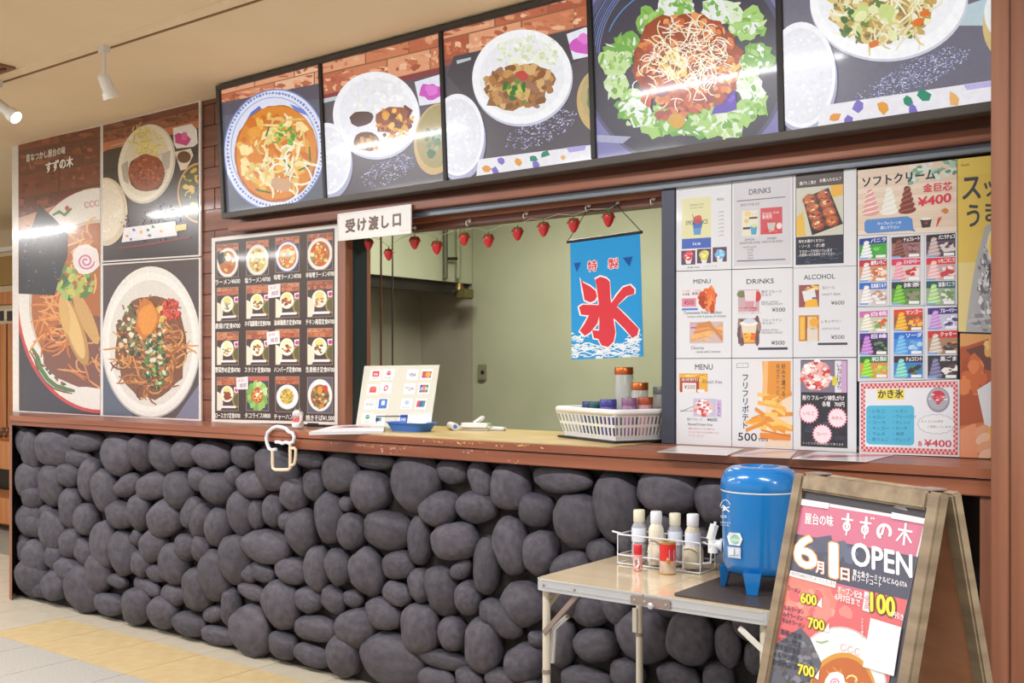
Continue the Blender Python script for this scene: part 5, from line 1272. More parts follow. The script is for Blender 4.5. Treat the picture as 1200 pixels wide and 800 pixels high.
# ---- strawberry garland
YS = .045
M['berry'] = material('glossy_red_strawberry', (186, 26, 36), (210, 44, 48), (160, 160, 160), .3, coat=.4, detail=1)
M['calyx'] = material('green_calyx', (44, 116, 56), rough=.5)
gd = empty('strawberry_garland', py(575, 250, YS), 'string of red plastic strawberries along the top of the opening', 'garland')
BER = [(432, 286, 12), (455.6, 298, 12), (486, 284, 13.5), (512, 289.6, 14), (544, 279.6, 13.5), (572.4, 281.6, 14), (606.6, 273.4, 14), (637, 268, 15), (672.2, 263.4, 15), (713, 256.6, 15.5)]
line = []
for i, (u, v, h) in enumerate(BER):
    c = py(u, v, YS); k = h / 2 / (FPX / ((c - CAM) @ FW))
    prof = [(.001, -k * 1.25), (k * .35, -k * 1.1), (k * .72, -k * .45), (k * .95, k * .25), (k * .86, k * .75), (k * .45, k * 1.0), (.001, k * 1.02)]
    b = MB().lathe(prof, c, 18).build('strawberry', M['berry'], gd, True, 80)
    cal = MB()
    for j in range(7):
        a = j * 2 * math.pi / 7; d = np.array([math.cos(a), math.sin(a), 0]); s_ = np.array([-d[1], d[0], 0])
        base = c + np.array([0, 0, k * .96])
        cal.add([base + s_ * k * .38 + d * k * .62 + np.array([0, 0, k * .02]), base - s_ * k * .38 + d * k * .62 + np.array([0, 0, k * .02]), base + d * k * 1.2 + np.array([0, 0, -k * .85]), base + np.array([0, 0, k * .16])], [(0, 1, 2), (1, 3, 2), (3, 0, 2), (0, 3, 1)])
    cal.tube([c + np.array([0, 0, k * 1.0]), c + np.array([0, 0, k * 1.5])], k * .09, 6)
    cal.build('calyx', M['calyx'], b)
    line.append(c + np.array([0, 0, k * 1.5]))
pts = [py(405, 262, YS)]
for i, p in enumerate(line):
    pts.append(p)
    if i < len(line) - 1:
        m = (p + line[i + 1]) / 2; m[2] += .012; pts.append(m)
pts.append(py(722, 240, YS - .0))
MB().tube(pts, .0012, 5).build('string', material('clear_string', (176, 180, 150), rough=.4), gd, True)
for u, v in ((485, 270), (549, 261.5), (616, 253), (689, 244), (722.5, 240.4), (765, 236)):
    c = py(u, v, .052)
    hk = empty('ceiling_hook', c, 'small metal hook on the opening header, %s' % ({485: 'next to the white pickup sign', 549: 'above the fifth strawberry', 616: 'above the gap after the seventh strawberry', 689: 'at the banner left cord', 722.5: 'dark one at the banner right cord', 765: 'nearest to the dark mullion'}[u]), 'hook', 'hooks along the header')
    MB().tube([(c[0], .0595, c[2] + .014), (c[0], .045, c[2] + .012), (c[0], .036, c[2] + .004), (c[0], .036, c[2] - .006), (c[0], .042, c[2] - .012), (c[0], .05, c[2] - .008)], .0022, 6).build('hook', M['white_metal'] if u != 722.5 else M['black'], hk, True)
    MB().lathe([(.008, 0), (.008, .003)], (c[0], .0598, c[2] + .012), 10, (0, -1, 0)).build('plate', M['white_metal'], hk, True)

# ---- payment board leaning on the counter
ZC = SH + .0025
P0, P1 = pz(416.5, 500, ZC), pz(505, 501, ZC)
P0 = py(417, 501, -.03); P1 = py(504, 501, .03)
e = P1 - P0; e[2] = 0; e /= np.linalg.norm(e); nh = np.array([e[1], -e[0], 0]); 
nP = nh * math.cos(.2) + np.array([0, 0, 1]) * math.sin(.2)
mapP = plane_map(np.array([P0[0], P0[1], ZC]), nP)
pb = empty('payment_board', np.array([P0[0], P0[1], ZC]), 'cream leaning board with payment logos behind the blue tray', 'sign board')
pr = Print(mapP, 9)
QP = [(427, 428.6), (515, 427.4), (503.8, 502.2), (416.6, 501.4)]
pr.sheet(QP, .004, (216, 214, 198)); pr.quad(QP)
for x0, x1 in ((.03, .43), (.53, .97)): pass
CARD = (236, 237, 240)
def logo(x, y, f):
    pr.rect(x - .075, y - .085, x + .075, y + .085, CARD); f(x, y)
def L_box(c, t=None, tc=(240, 240, 244)):
    def f(x, y):
        pr.rect(x - .045, y - .045, x + .045, y + .045, c)
        if t: pr.text(t, x - .03, y + .02, x + .03, y + .02, .04, tc, .02)
    return f
def L_txt(t, c, w=.05, h=.035): return lambda x, y: pr.text(t, x - w, y + h / 2, x + w, y + h / 2, h, c, .03)
def two(f, t):
    def g(x, y): f(x, y - .02); pr.text(t, x - .04, y + .065, x + .04, y + .065, .022, (110, 110, 120))
    return g
def ring(c): return lambda x, y: (pr.ell(x, y, .028, .05, c, 10, 14), pr.ell(x, y, .012, .028, CARD, 10, 10))
def disc(c): return lambda x, y: (pr.ell(x, y, .032, .035, c, 0, 14), pr.stroke([(x - .03, y), (x + .03, y - .01)], .012, CARD))
logo(.17, .15, two(L_box((206, 60, 60), 'a'), 'PAY')); logo(.34, .14, two(disc((206, 50, 70)), 'Pay'))
logo(.16, .38, lambda x, y: (pr.rect(x - .045, y - .02, x + .045, y + .05, (214, 70, 60)), pr.ell(x, y - .02, .045, .03, (226, 100, 90)))); logo(.33, .36, ring((220, 60, 110)))
logo(.15, .62, L_txt('R PAY', (120, 120, 130))); logo(.32, .61, lambda x, y: (pr.rect(x - .055, y - .075, x + .055, y + .075, (40, 110, 200)), pr.rect(x - .02, y - .05, x + .025, y + .02, (236, 240, 246))))
logo(.14, .84, two(disc((40, 150, 90)), 'cash')); logo(.30, .86, lambda x, y: (pr.rect(x - .045, y - .03, x + .0, y + .03, (50, 70, 150)), pr.rect(x, y - .03, x + .03, y + .03, (70, 160, 120))))
logo(.66, .15, L_txt('VISA', (40, 56, 130), .045, .05)); logo(.85, .15, lambda x, y: (pr.rect(x - .06, y - .05, x + .06, y + .05, (70, 60, 70)), pr.ell(x - .02, y, .036, .045, (214, 50, 50)), pr.ell(x + .02, y, .036, .045, (240, 160, 50))))
logo(.65, .37, lambda x, y: (pr.text('Discover', x - .06, y, x + .05, y, .03, (90, 90, 110), .02), pr.stroke([(x - .02, y + .03), (x + .06, y)], .018, (214, 80, 70))))
logo(.84, .37, lambda x, y: (pr.rect(x - .055, y - .06, x - .02, y + .06, (40, 60, 150)), pr.rect(x - .018, y - .06, x + .018, y + .06, (206, 50, 60)), pr.rect(x + .02, y - .06, x + .055, y + .06, (40, 130, 70)), pr.text('JCB', x - .05, y + .02, x + .05, y + .02, .04, (240, 240, 244), .03)))
logo(.64, .61, lambda x, y: (pr.ell(x, y - .02, .03, .035, (170, 190, 214)), pr.text('Diners', x - .05, y + .065, x + .05, y + .065, .025, (140, 150, 170)))); logo(.83, .61, lambda x, y: (pr.poly([(x - .05, y - .05), (x - .01, y - .05), (x - .025, y + .05), (x - .06, y + .05)], (206, 50, 60)), pr.poly([(x - .01, y - .05), (x + .03, y - .05), (x + .015, y + .05), (x - .025, y + .05)], (40, 80, 150)), pr.poly([(x + .03, y - .05), (x + .06, y - .05), (x + .05, y + .05), (x + .015, y + .05)], (40, 140, 130))))
logo(.63, .86, lambda x, y: (pr.rect(x - .05, y - .08, x + .05, y + .08, (44, 110, 200)), pr.text('AMEX', x - .04, y + .02, x + .04, y + .02, .04, (226, 236, 246), .02)))
pr.build('printed_board', M['laminate'], pb)
bb = mapP(np.array([(470, 430)]), np.zeros(1))[0]; bn_ = mapP(np.array([(470, 450)]), np.zeros(1))[0]
nb = -nh
MB().prism([bb + nb * .006, bb + nb * .006 + e * .06, np.array([bb[0], bb[1], ZC]) + nb * .14 + e * .06, np.array([bb[0], bb[1], ZC]) + nb * .14], nb * .004).build('rear_strut', M['white'], pb)
st = MB(); q = lambda u, v: mapP(np.array([(u, v)]), np.array([.006]))[0]
w0 = q(442, 487.6); w1 = q(477, 487.4)
st.tube([np.array([w0[0], w0[1], ZC + .002]), w0, w1, np.array([w1[0], w1[1], ZC + .002])], .0018, 6)
st.build('wire_stop', M['black'], pb, True)

# ---- blue change tray, papers, napkin wraps
def flat(name, pts, mat, t, label=None, cat=None, group=None, z=ZC):
    P = [pz(u, v, z + t) for u, v in pts]
    o = MB().prism(P, (0, 0, -t)).build(name, mat)
    if label: tag(o, label, cat, group)
    return o
tr = empty('change_tray', pz(481, 503.4, ZC), 'bright blue plastic change tray on the counter', 'tray')
M['blue'] = material('bright_blue_plastic', (70, 128, 226), rough=.4)
c = pz(482, 504.6, ZC)
def ring_pts(rx, ry, z, n=36, k=4):
    P = []
    for i in range(n):
        a = 2 * math.pi * i / n; ca, sa = math.cos(a), math.sin(a)
        P.append(c + np.array([rx * math.copysign(abs(ca) ** (2 / k), ca), ry * math.copysign(abs(sa) ** (2 / k), sa), z]))
    return P
tm = MB(); rings = [ring_pts(.086, .046, 0), ring_pts(.094, .052, .012), ring_pts(.108, .060, .032), ring_pts(.116, .066, .035), ring_pts(.116, .066, .037), ring_pts(.104, .056, .036), ring_pts(.088, .046, .006)]
vs = [p for r_ in rings for p in r_]; fs = []
for i in range(len(rings) - 1):
    for j in range(36): fs.append((i * 36 + j, i * 36 + (j + 1) % 36, (i + 1) * 36 + (j + 1) % 36, (i + 1) * 36 + j))
fs.append(tuple(range(36))[::-1]); fs.append(tuple(6 * 36 + j for j in range(36)))
tm.add(vs, fs); tm.build('tray_body', M['blue'], tr, True, 50)
mat_ = MB().prism([c + np.array([x * .075, y * .042, .0085]) for x, y in ((-1, -1), (1, -1), (1, 1), (-1, 1))], (0, 0, -.002)).build('tray_mat', material('blue_rubber_mat', (48, 98, 196), (66, 122, 220), (300, 300, 300), .6), tr)

def zsheet(name, q, z, label, cat, draw, mat='paper', col=(222, 222, 226), group=None, t=.0012):
    pr = Print(plane_map((0, 0, z + t), (0, 0, 1)), 5)
    pr.sheet(q, t, col); pr.quad(q); draw(pr); o = pr.build(name, M[mat]); return tag(o, label, cat, group)
def flyer(p):
    p.fill((224, 223, 228)); p.poly([(.2, .1), (.7, .1), (.8, .5), (.1, .6)], (206, 186, 196)); p.poly([(.3, .2), (.6, .2), (.66, .44), (.24, .5)], (176, 140, 156)); p.stroke([(.05, .8), (.9, .7)], .03, (150, 156, 176)); T(p, '本日のおすすめ', .1, .9, .7, .1, (120, 120, 140))
zsheet('menu_flyer', [(392, 498.4), (452, 496.4), (449, 504.6), (362, 506)], SH + .0026, 'curled white and pink flyer lying on the counter left of the tray', 'flyer', flyer, t=.012)
def clearf(a, b):
    def f(p):
        p.fill(a); p.poly([(.1, .5), (.95, .0), (1, .2), (.15, .9)], b); p.stroke([(.02, .8), (.5, .45), (.98, .1)], .05, (146, 70, 84))
    return f
zsheet('leaflet', [(796, 522), (872, 525.6), (852, 533.2), (770, 529)], SH + .0006, 'pale glossy leaflet under the snack sheets on the counter', 'leaflet', clearf((214, 206, 200), (226, 222, 222)), 'laminate', group='leaflets on the right counter')
zsheet('leaflet', [(893, 525.4), (934, 527.6), (926, 536.6), (856, 533.8)], SH + .0006, 'pinkish striped leaflet on the counter under the fries sheet', 'leaflet', clearf((206, 190, 192), (196, 150, 160)), 'laminate', group='leaflets on the right counter')
zsheet('leaflet', [(958, 528.6), (1048, 532.6), (1016, 540.8), (928, 537)], SH + .0006, 'white and red leaflet on the counter beside the shaved ice list', 'leaflet', clearf((222, 220, 222), (200, 120, 126)), 'laminate', group='leaflets on the right counter')

c = pz(560, 504, ZC)
wp = empty('wrapped_wipes', c, 'white plastic-wrapped wipes with green print on the counter', 'wipes')
MB().obox(c + np.array([-.01, .0, .016]), (.97, .2, 0), (-.2, .97, 0), (0, 0, 1), .075, .03, .015, .012).build('packet', M['white'], wp, True, 60)
MB().obox(c + np.array([.06, .02, .009]), (.99, .1, 0), (-.1, .99, 0), (0, 0, 1), .07, .018, .008, .006).build('packet', M['white'], wp, True, 60)
MB().obox(c + np.array([.05, .018, .0185]), (.99, .1, 0), (-.1, .99, 0), (0, 0, 1), .014, .0182, .0006).build('green_band', material('green_print', (120, 180, 70), rough=.5), wp)
MB().obox(c + np.array([-.02, .03, .04]), (.8, .2, .55), (-.2, .97, 0), (-.55, 0, .8), .03, .012, .01, .006).build('packet_corner', M['white'], wp, True, 60)
cl = pz(547, 503.6, ZC)
rl = empty('paper_roll', cl, 'white roll with blue core end lying in front of the wipes', 'roll')
ax = np.array([.8, -.6, 0.0])
MB().lathe([(.001, -.05), (.016, -.05), (.016, .05), (.001, .05)], cl + np.array([-.05, -.035, .0165]), 18, ax).build('roll', M['white'], rl, True)
MB().lathe([(.004, 0), (.009, 0), (.009, .0012), (.004, .0012)], cl + np.array([-.05, -.035, .0165]) + ax * .05, 18, ax).build('core', M['blue'], rl, True)
# ---- black tray, white basket and its jars
kt = MB(); A = [pz(u, v, SH + .003) for u, v in ((648, 514.5), (724, 522.6), (771, 515.6), (704, 508))]
fF = pz(722, 518, SH + .006); fL = pz(661.5, 511, SH + .006)
dirA = fL - fF; dirA[2] = 0; LA = np.linalg.norm(dirA); dirA /= LA
dirB = np.array([-dirA[1], dirA[0], 0]); dirB = dirB if dirB[1] > 0 else -dirB
LB = .30
cen = fF + dirA * LA / 2 + dirB * LB / 2
tag(kt.obox((cen[0], cen[1], SH + .0066), dirA, dirB, (0, 0, 1), LA / 2 + .022, LB / 2 + .022, .004, .003).build('serving_tray', M['black'], None, True, 40), 'flat black tray under the white basket on the counter', 'tray')
bk_ = empty('plastic_basket', cen, 'white slotted plastic basket of jars beside the dark mullion', 'basket')
zb0 = SH + .0110; HB = .098
def bc(sa, sb, z):
    f = 1 + .16 * z / HB
    return cen + dirA * sa * LA / 2 * f + dirB * sb * LB / 2 * f + np.array([0, 0, zb0 - cen[2] + z])
def side(name, p, q, n):
    m = MB()
    def pt(t, z): 
        return bc(p[0] + (q[0] - p[0]) * t, p[1] + (q[1] - p[1]) * t, z)
    nrm = np.cross(pt(1, 0) - pt(0, 0), np.array([0, 0, 1.0])); nrm /= np.linalg.norm(nrm)
    if nrm @ (pt(.5, 0) - cen) < 0: nrm = -nrm
    def panel(t0, t1, z0, z1): m.prism([pt(t0, z0), pt(t1, z0), pt(t1, z1), pt(t0, z1)], -nrm * .003)
    for z0, z1 in ((0, .016), (.046, .056), (.084, HB)): panel(0, 1, z0, z1)
    for i in range(n + 1):
        t = i / n; w = .36 / n
        for z0, z1 in ((.016, .046), (.056, .084)): panel(max(0, t - w / 2), min(1, t + w / 2), z0, z1)
    m.build(name, M['white'], bk_)
CN = [(-1, -1), (1, -1), (1, 1), (-1, 1)]
for i in range(4): side('slotted_side', CN[i], CN[(i + 1) % 4], 15 if i % 2 == 0 else 20)
MB().prism([bc(x, y, 0.004) for x, y in CN], (0, 0, -.004)).build('basket_base', M['white'], bk_)
rm = MB()
R_ = [bc(x * (1 - .0), y, HB + .004) for x, y in CN]
pth = []
for i in range(4):
    a, b, d = R_[i - 1], R_[i], R_[(i + 1) % 4]
    u1 = (a - b) / np.linalg.norm(a - b); u2 = (d - b) / np.linalg.norm(d - b)
    for t in (0, .25, .5, .75, 1): pth.append(b + u1 * .035 * (1 - t) ** 2 + u2 * .035 * t ** 2)
rm.tube(pth, .0105, 10, True); rm.build('rim', M['white'], bk_, True)
M['clear'] = material('cloudy_clear_plastic', (206, 208, 206), rough=.2, alpha=.55)
M['copper'] = material('copper_lid', (196, 104, 52), rough=.3, metal=.6)
def jar(u, vb, vt, wpx, lid, body, sa, sb, label, liquid=None):
    """stand a jar in the basket at its place along the two sides"""
    b = cen + dirA * sa * LA / 2 + dirB * sb * LB / 2; b[2] = zb0 + .0045
    zc = (b - CAM) @ FW; r_ = wpx / 2 * zc / FPX
    top = EYE + (HY - vt) * zc / FPX
    h = top - b[2]; lh = min(.028, h * .25)
    t = empty('spice_jar', b, label, 'jar', 'jars in the white basket')
    MB().lathe([(r_ * .9, 0), (r_, .006), (r_, h - lh - .004), (r_ * .94, h - lh)], b, 20).build('body', body, t, True, 50)
    if liquid: MB().lathe([(r_ * .88, 0), (r_ * .92, h * .55), (.001, h * .56)], b + np.array([0, 0, .003]), 18).build('contents', liquid, t, True, 50)
    MB().lathe([(r_ * .98, h - lh), (r_ * 1.02, h - lh + .003), (r_ * 1.0, h - .003), (r_ * .94, h), (.001, h)], b, 20).build('lid', lid, t, True, 50)
def solid(n, c_, r_=.35): return material(n, c_, rough=r_)
jar(706, 0, 430, 22, M['copper'], M['clear'], .1, .1, 'tall clear jar with copper lid standing highest in the basket', solid('grey_green_spice', (150, 166, 150)))
jar(731, 0, 448, 20, M['copper'], M['clear'], -.36, .2, 'shorter clear jar with copper lid in the basket', solid('violet_spice', (150, 120, 160)))
jar(756, 0, 453, 22, solid('grey_steel_lid', (120, 122, 120)), solid('ribbed_grey_jar', (160, 156, 150)), -.55, .72, 'grey steel-lidded jar nearest the mullion in the basket')
jar(690, 0, 470, 21, solid('navy_lid', (44, 58, 120)), solid('navy_jar', (56, 70, 130)), .66, -.45, 'low jar with navy lid at the left of the basket')
jar(700, 0, 470, 18, solid('teal_lid', (30, 84, 90)), solid('teal_jar', (40, 90, 100)), .3, -.55, 'low jar with teal lid behind the basket rim')
jar(717, 0, 467.5, 20, solid('indigo_lid', (70, 70, 150)), solid('indigo_jar', (84, 84, 160)), -.2, -.6, 'low jar with indigo lid at the front corner of the basket')
jar(740, 0, 466, 18, solid('mauve_lid', (140, 96, 130)), solid('mauve_jar', (150, 110, 150)), -.62, -.32, 'low jar with mauve lid between the copper lids in the basket')
jar(758, 0, 465, 18, solid('rust_lid', (160, 70, 40)), solid('pink_jar', (176, 130, 140)), -.8, .0, 'low jar with rust-red lid at the right of the basket')

# ---- neon-tube beer mug ornament and little cat figure
def om(a, b, y=-.322): return py(290 + a / 8.89, 470 + b / 8.89, y)
mo = empty('beer_mug_ornament', om(350, 715), 'white and cream tube outline of a foaming beer mug hanging on the counter edge', 'ornament')
fo = [(300, 500), (255, 508), (225, 492), (205, 440), (195, 385), (212, 325), (262, 280), (305, 262), (350, 268), (400, 284), (430, 318), (470, 332), (488, 375), (474, 425), (440, 438), (400, 426), (365, 440), (330, 425), (295, 425)]
MB().tube([om(a, b) for a, b in fo], .0075, 8).build('foam_outline', material('milky_white_tube', (226, 230, 242), rough=.35), mo, True)
cr = material('cream_tube', (232, 212, 184), rough=.35)
MB().tube([om(262, 508), om(262, 640), om(266, 695), om(290, 712), om(360, 714), om(425, 712), om(446, 696), om(446, 560), om(446, 440)], .0072, 8).build('mug_outline', cr, mo, True)
MB().tube([om(446, 490), om(490, 488), om(504, 505), om(502, 580), om(490, 650), om(474, 664), om(446, 668)], .0066, 8).build('handle_outline', cr, mo, True)
MB().tube([om(300, 262), om(300, 235), py(290 + 300 / 8.89, 470 + 225 / 8.89, -.29)], .0012, 6).build('hanging_wire', M['black'], mo, True)
k = pz(345, 502.5, SH)
ct = empty('cat_figurine', k, 'tiny white cat figurine with red bib standing on the counter edge', 'figurine')
k = k + np.array([0, .02, 0])
MB().lathe([(.018, 0), (.026, .008), (.027, .022), (.02, .038), (.012, .046)], k, 16).build('body', M['white'], ct, True)
hd_ = MB().lathe([(.001, -.02), (.014, -.017), (.024, -.004), (.024, .006), (.016, .017), (.001, .021)], k + np.array([0, 0, .064]), 16).build('head', M['white'], ct, True)
for s_ in (-1, 1):
    MB().lathe([(.008, 0), (.001, .015)], k + np.array([.014 * s_, 0, .078]), 8).build('ear', solid('grey_ear', (120, 116, 116)), ct, True)
    MB().lathe([(.0025, 0), (.001, .002)], k + np.array([.009 * s_ - .004, -.0235, .066]), 8, (0, -1, 0)).build('eye', M['black'], ct, True)
MB().lathe([(.021, .030), (.0275, .034), (.024, .044), (.014, .047)], k, 16).build('bib', solid('red_bib', (206, 56, 48)), ct, True)
MB().tube([k + np.array([.02, -.01, .02]), k + np.array([.035, -.012, .04]), k + np.array([.034, -.01, .062])], [.008, .007, .008], 8).build('paw', M['white'], ct, True)
k = pz(372, 499.5, SH)
tag(MB().obox(k + np.array([0, 0, .008]), (.9, .43, 0), (-.43, .9, 0), (0, 0, 1), .05, .018, .0075, .005).build('small_black_box', M['black'], None, True, 50), 'small black box on the counter between cat figurine and flyer', 'box')  # plain black block for a small dark object of unknown use

# ---- chipped paint along the fascia
pr = Print(ymap(-.3022), 31, base=1e-4); pr.raw()
for u, v, n_, rx in ((392, 519, 6, 8), (432, 521, 16, 16), (468, 524, 14, 14), (556, 529, 10, 16), (600, 540.5, 6, 12), (452, 528, 8, 20)):
    pr.chunks(u, v, rx, 2.6, n_, [(176, 130, 112), (190, 150, 132), (160, 108, 90)], 1.3, 3)
pr.build('paint_chips', M['paper'], cs)['kind'] = 'stuff'
pr = Print(ymap(-.3102), 32, base=1e-4); pr.raw()
for u, v, n_, rx in ((540, 519, 20, 26), (600, 521.6, 18, 24), (634, 525, 6, 4), (510, 517, 10, 20)):
    pr.chunks(u, v, rx, 1.2, n_, [(206, 166, 100), (190, 150, 96), (214, 180, 120)], 1.0, 3)
pr.build('paint_chips', M['paper'], cs)['kind'] = 'stuff'
# ================================================================ FOLDING TABLE AND WHAT STANDS ON IT
ZT = .705
xa, xb, ya, yb = -1.785, -1.055, -.885, -.365
M['tabletop'] = material('pale_wood_laminate_top', (212, 192, 158), (222, 204, 172), (2, 40, 40), .16, coat=.6)
M['alu'] = material('satin_aluminium', (206, 208, 212), rough=.35, metal=.55)
M['leg'] = material('cream_painted_leg', (206, 198, 182), rough=.4)
M['bracket'] = material('grey_brown_bracket', (150, 132, 124), rough=.45, metal=.3)
tb = empty('folding_table', ((xa + xb) / 2, (ya + yb) / 2, 0), 'low folding table with pale wood top and aluminium edge before the stones', 'table')
def rr_box(x0, x1, y0, y1, z0, z1, r_, corners=(1, 1, 1, 1)):
    P = []
    for (cx, cy, a0, on) in ((x0 + r_, y0 + r_, 180, corners[0]), (x1 - r_, y0 + r_, 270, corners[1]), (x1 - r_, y1 - r_, 0, corners[2]), (x0 + r_, y1 - r_, 90, corners[3])):
        if on:
            for i in range(7):
                a = math.radians(a0 + 15 * i); P.append((cx + r_ * math.cos(a), cy + r_ * math.sin(a), z1))
        else: P.append((x0 if a0 in (180, 90) else x1, y0 if a0 in (180, 270) else y1, z1))
    return MB().prism(P, (0, 0, z0 - z1))
xm = py(757, 712, ya)[0]
xm = -1.425
rr_box(xa + .004, xm - .0008, ya + .004, yb - .004, ZT - .012, ZT, .028, (1, 0, 0, 1)).build('top_panel', M['tabletop'], tb)
rr_box(xm + .0008, xb - .004, ya + .004, yb - .004, ZT - .012, ZT, .028, (0, 1, 1, 0)).build('top_panel', M['tabletop'], tb)
def apron(x0, x1, left):
    m = MB()
    for z0, z1, o in ((ZT - .034, ZT - .002, 0), (ZT - .024, ZT - .019, -.0015), (ZT - .005, ZT - .001, -.001), (ZT - .034, ZT - .030, -.001)):
        m.box(x0 + (.028 if left else 0), x1 - (0 if left else .028), ya - .0 + o, ya + .0035, z0, z1)
        m.box(x0 + (.028 if left else 0), x1 - (0 if left else .028), yb - .0035, yb - o, z0, z1)
    xe = x0 if left else x1 - .0035
    m.box(xe, xe + .0035, ya + .028, yb - .028, ZT - .034, ZT - .002)
    for yc, s_ in ((ya + .028, -1), (yb - .028, 1)):
        for i in range(6):
            a0 = math.radians(15 * i); a1 = math.radians(15 * (i + 1)); cx = x0 + .028 if left else x1 - .028; sx = -1 if left else 1
            q = [(cx + sx * .028 * math.cos(a), yc + s_ * .028 * math.sin(a)) for a in (a0, a1)] + [(cx + sx * .0245 * math.cos(a), yc + s_ * .0245 * math.sin(a)) for a in (a1, a0)]
            m.prism([(x, y, ZT - .002) for x, y in q], (0, 0, -.032))
    return m.build('edge_frame', M['alu'], tb)
apron(xa, xm - .001, True); apron(xm + .001, xb, False)
def leg(x, y, z1=ZT - .034):
    l_ = MB().tube([(x, y, .012), (x, y, z1)], .0115, 12).build('leg', M['leg'], tb, True)
    MB().lathe([(.0145, 0), (.0145, .02), (.012, .022)], (x, y, 0), 12).build('rubber_foot', M['black'], l_, True)
    MB().lathe([(.013, 0), (.013, .012)], (x, y, .43), 12).build('collar', M['bracket'], l_, True)
    return l_
xs = py(640, 720, ya + .02)[0]
ybl = px(749.5, 770, xs)[1]
for x in (xs, xb - .035):
    leg(x, ya + .022); leg(x, ybl)
for x in (xs, xb - .035):
    MB().tube([(x, ya + .022, .62), (x + .01, ya + .06, .655), (x + .02, ya + .13, .668), (x + .02, ybl - .11, .668), (x + .01, ybl - .04, .655), (x, ybl, .62)], .009, 10).build('cross_tube', M['leg'], tb, True)
def strut(x0, z0, x1, z1, y, mat='bracket'):
    d = np.array([x1 - x0, 0, z1 - z0]); L_ = np.linalg.norm(d); d /= L_
    MB().obox(((x0 + x1) / 2, y, (z0 + z1) / 2), d, (0, 1, 0), np.cross(d, (0, 1, 0)), L_ / 2, .0025, .008, .002).build('strut', M[mat], tb, True, 40)
a = py(680, 693, ya + .008); b = py(637, 742, ya + .008)
strut(a[0], a[2], b[0], b[2], ya + .008)
MB().tube([py(665, 722, ya + .05), py(650, 736, ya + .05), py(647, 776, ya + .05)], .008, 10).build('stay_tube', M['alu'], tb, True)
a = py(744, 712, ybl - .014); b = py(744, 741, ybl - .014)
MB().box(a[0] - .009, a[0] + .009, ybl - .017, ybl - .012, b[2], min(a[2], ZT - .034), .002).build('strut', M['leg'], tb, True)
strut(py(866, 735, ya + .01)[0], py(866, 735, ya + .01)[2], py(905, 772, ya + .01)[0], py(905, 772, ya + .01)[2], ya + .01, 'white_metal')
hq0, hq1 = py(739, 711, ya - .002), py(786, 718, ya - .002)
hg = MB().box(hq0[0], hq1[0], ya - .0045, ya - .0016, ZT - .030, ZT - .008, .0012).build('hinge_plate', M['bracket'], tb, True)
MB().lathe([(.009, 0), (.009, .008), (.006, .01)], ((hq0[0] + hq1[0]) / 2 + .005, ya - .0045, ZT - .027), 6, (0, -1, 0)).build('catch', M['alu'], hg, True)
for i in range(4):
    if i == 2: continue
    MB().lathe([(.003, 0), (.002, .002)], (hq0[0] + .012 + .032 * i, ya - .0045, ZT - .019), 8, (0, -1, 0)).build('rivet', M['alu'], hg, True)
for u in (636, 672):
    q = py(u, 690, ya)
    MB().lathe([(.004, 0), (.003, .002)], (q[0] + .004, ya - .0015, ZT - .018), 8, (0, -1, 0)).build('rivet', M['bracket'], tb, True)

# ---- condiment caddy with bottles
M['wire'] = material('white_coated_wire', (222, 226, 232), rough=.35)
M['bottle_clear'] = material('clear_bottle', (186, 188, 196), rough=.15, alpha=.7)
def bottle(u, v, vt, wtop, wbot, cap, body, cont, label, cap_h=.2):
    b = pz(u, v, ZT); b[2] = ZT + .0085
    zc = (b - CAM) @ FW; s_ = zc / FPX; h = EYE + (HY - vt) * s_ - b[2]; R0 = wbot / 2 * s_; R1 = wtop / 2 * s_
    t = empty('dressing_bottle', b, label, 'bottle', 'dressing bottles in the wire caddy')
    hc = 13.5 * s_; hb = h - hc
    MB().lathe([(R0 * .92, 0), (R0, .005), (R0, hb * .40), (R0 * .86, hb * .5), (R1, hb * .54), (R1, hb * .86), (R1 * .72, hb * .97), (R1 * .66, hb)], b, 22).build('body', body, t, True, 60)
    MB().lathe([(R1 * 1.015, hb * .5), (R1 * 1.02, hb * .56), (R1 * 1.02, hb * .84), (R1 * 1.01, hb * .845)], b, 22).build('label_band', cont, t, True, 60)
    MB().lathe([(R1 * .72, hb * .985), (R1 * .78, hb), (R1 * .78, h - .003), (R1 * .7, h), (.001, h)], b, 20).build('cap', cap, t, True, 50)
    return b
lab = solid('white_label', (216, 222, 236)); lab2 = solid('cream_label', (222, 214, 196))
bts = [bottle(749, 660, 597, 17.5, 18, solid('cream_cap', (226, 222, 198)), M['bottle_clear'], lab, 'clear dressing bottle with cream cap, leftmost in the caddy'),
       bottle(769, 664, 598.8, 17.5, 20, solid('white_cap', (230, 232, 238)), solid('creamy_dressing', (226, 220, 200)), lab2, 'creamy white dressing bottle with white cap, second in the caddy'),
       bottle(791, 664, 601, 17.5, 18, solid('cream_cap', (226, 222, 198)), M['bottle_clear'], lab, 'clear dressing bottle with cream cap, third in the caddy behind the can'),
       bottle(812, 668, 602, 18.5, 25, solid('white_cap', (230, 232, 238)), solid('sesame_dressing', (206, 196, 172)), lab, 'sesame dressing bottle with wide base and white cap, rightmost in the caddy')]
cd = empty('wire_caddy', bts[1], 'white wire caddy holding four dressing bottles on the folding table', 'caddy')
ctr = sum(bts) / 4; d_ = bts[3] - bts[0]; d_[2] = 0; Lc = np.linalg.norm(d_); d_ /= Lc; n_ = np.array([-d_[1], d_[0], 0])
def cp_(s_, t_, z): return ctr + d_ * s_ + n_ * t_ + np.array([0, 0, z - ctr[2]])
hs, ht = Lc / 2 + .048, .048
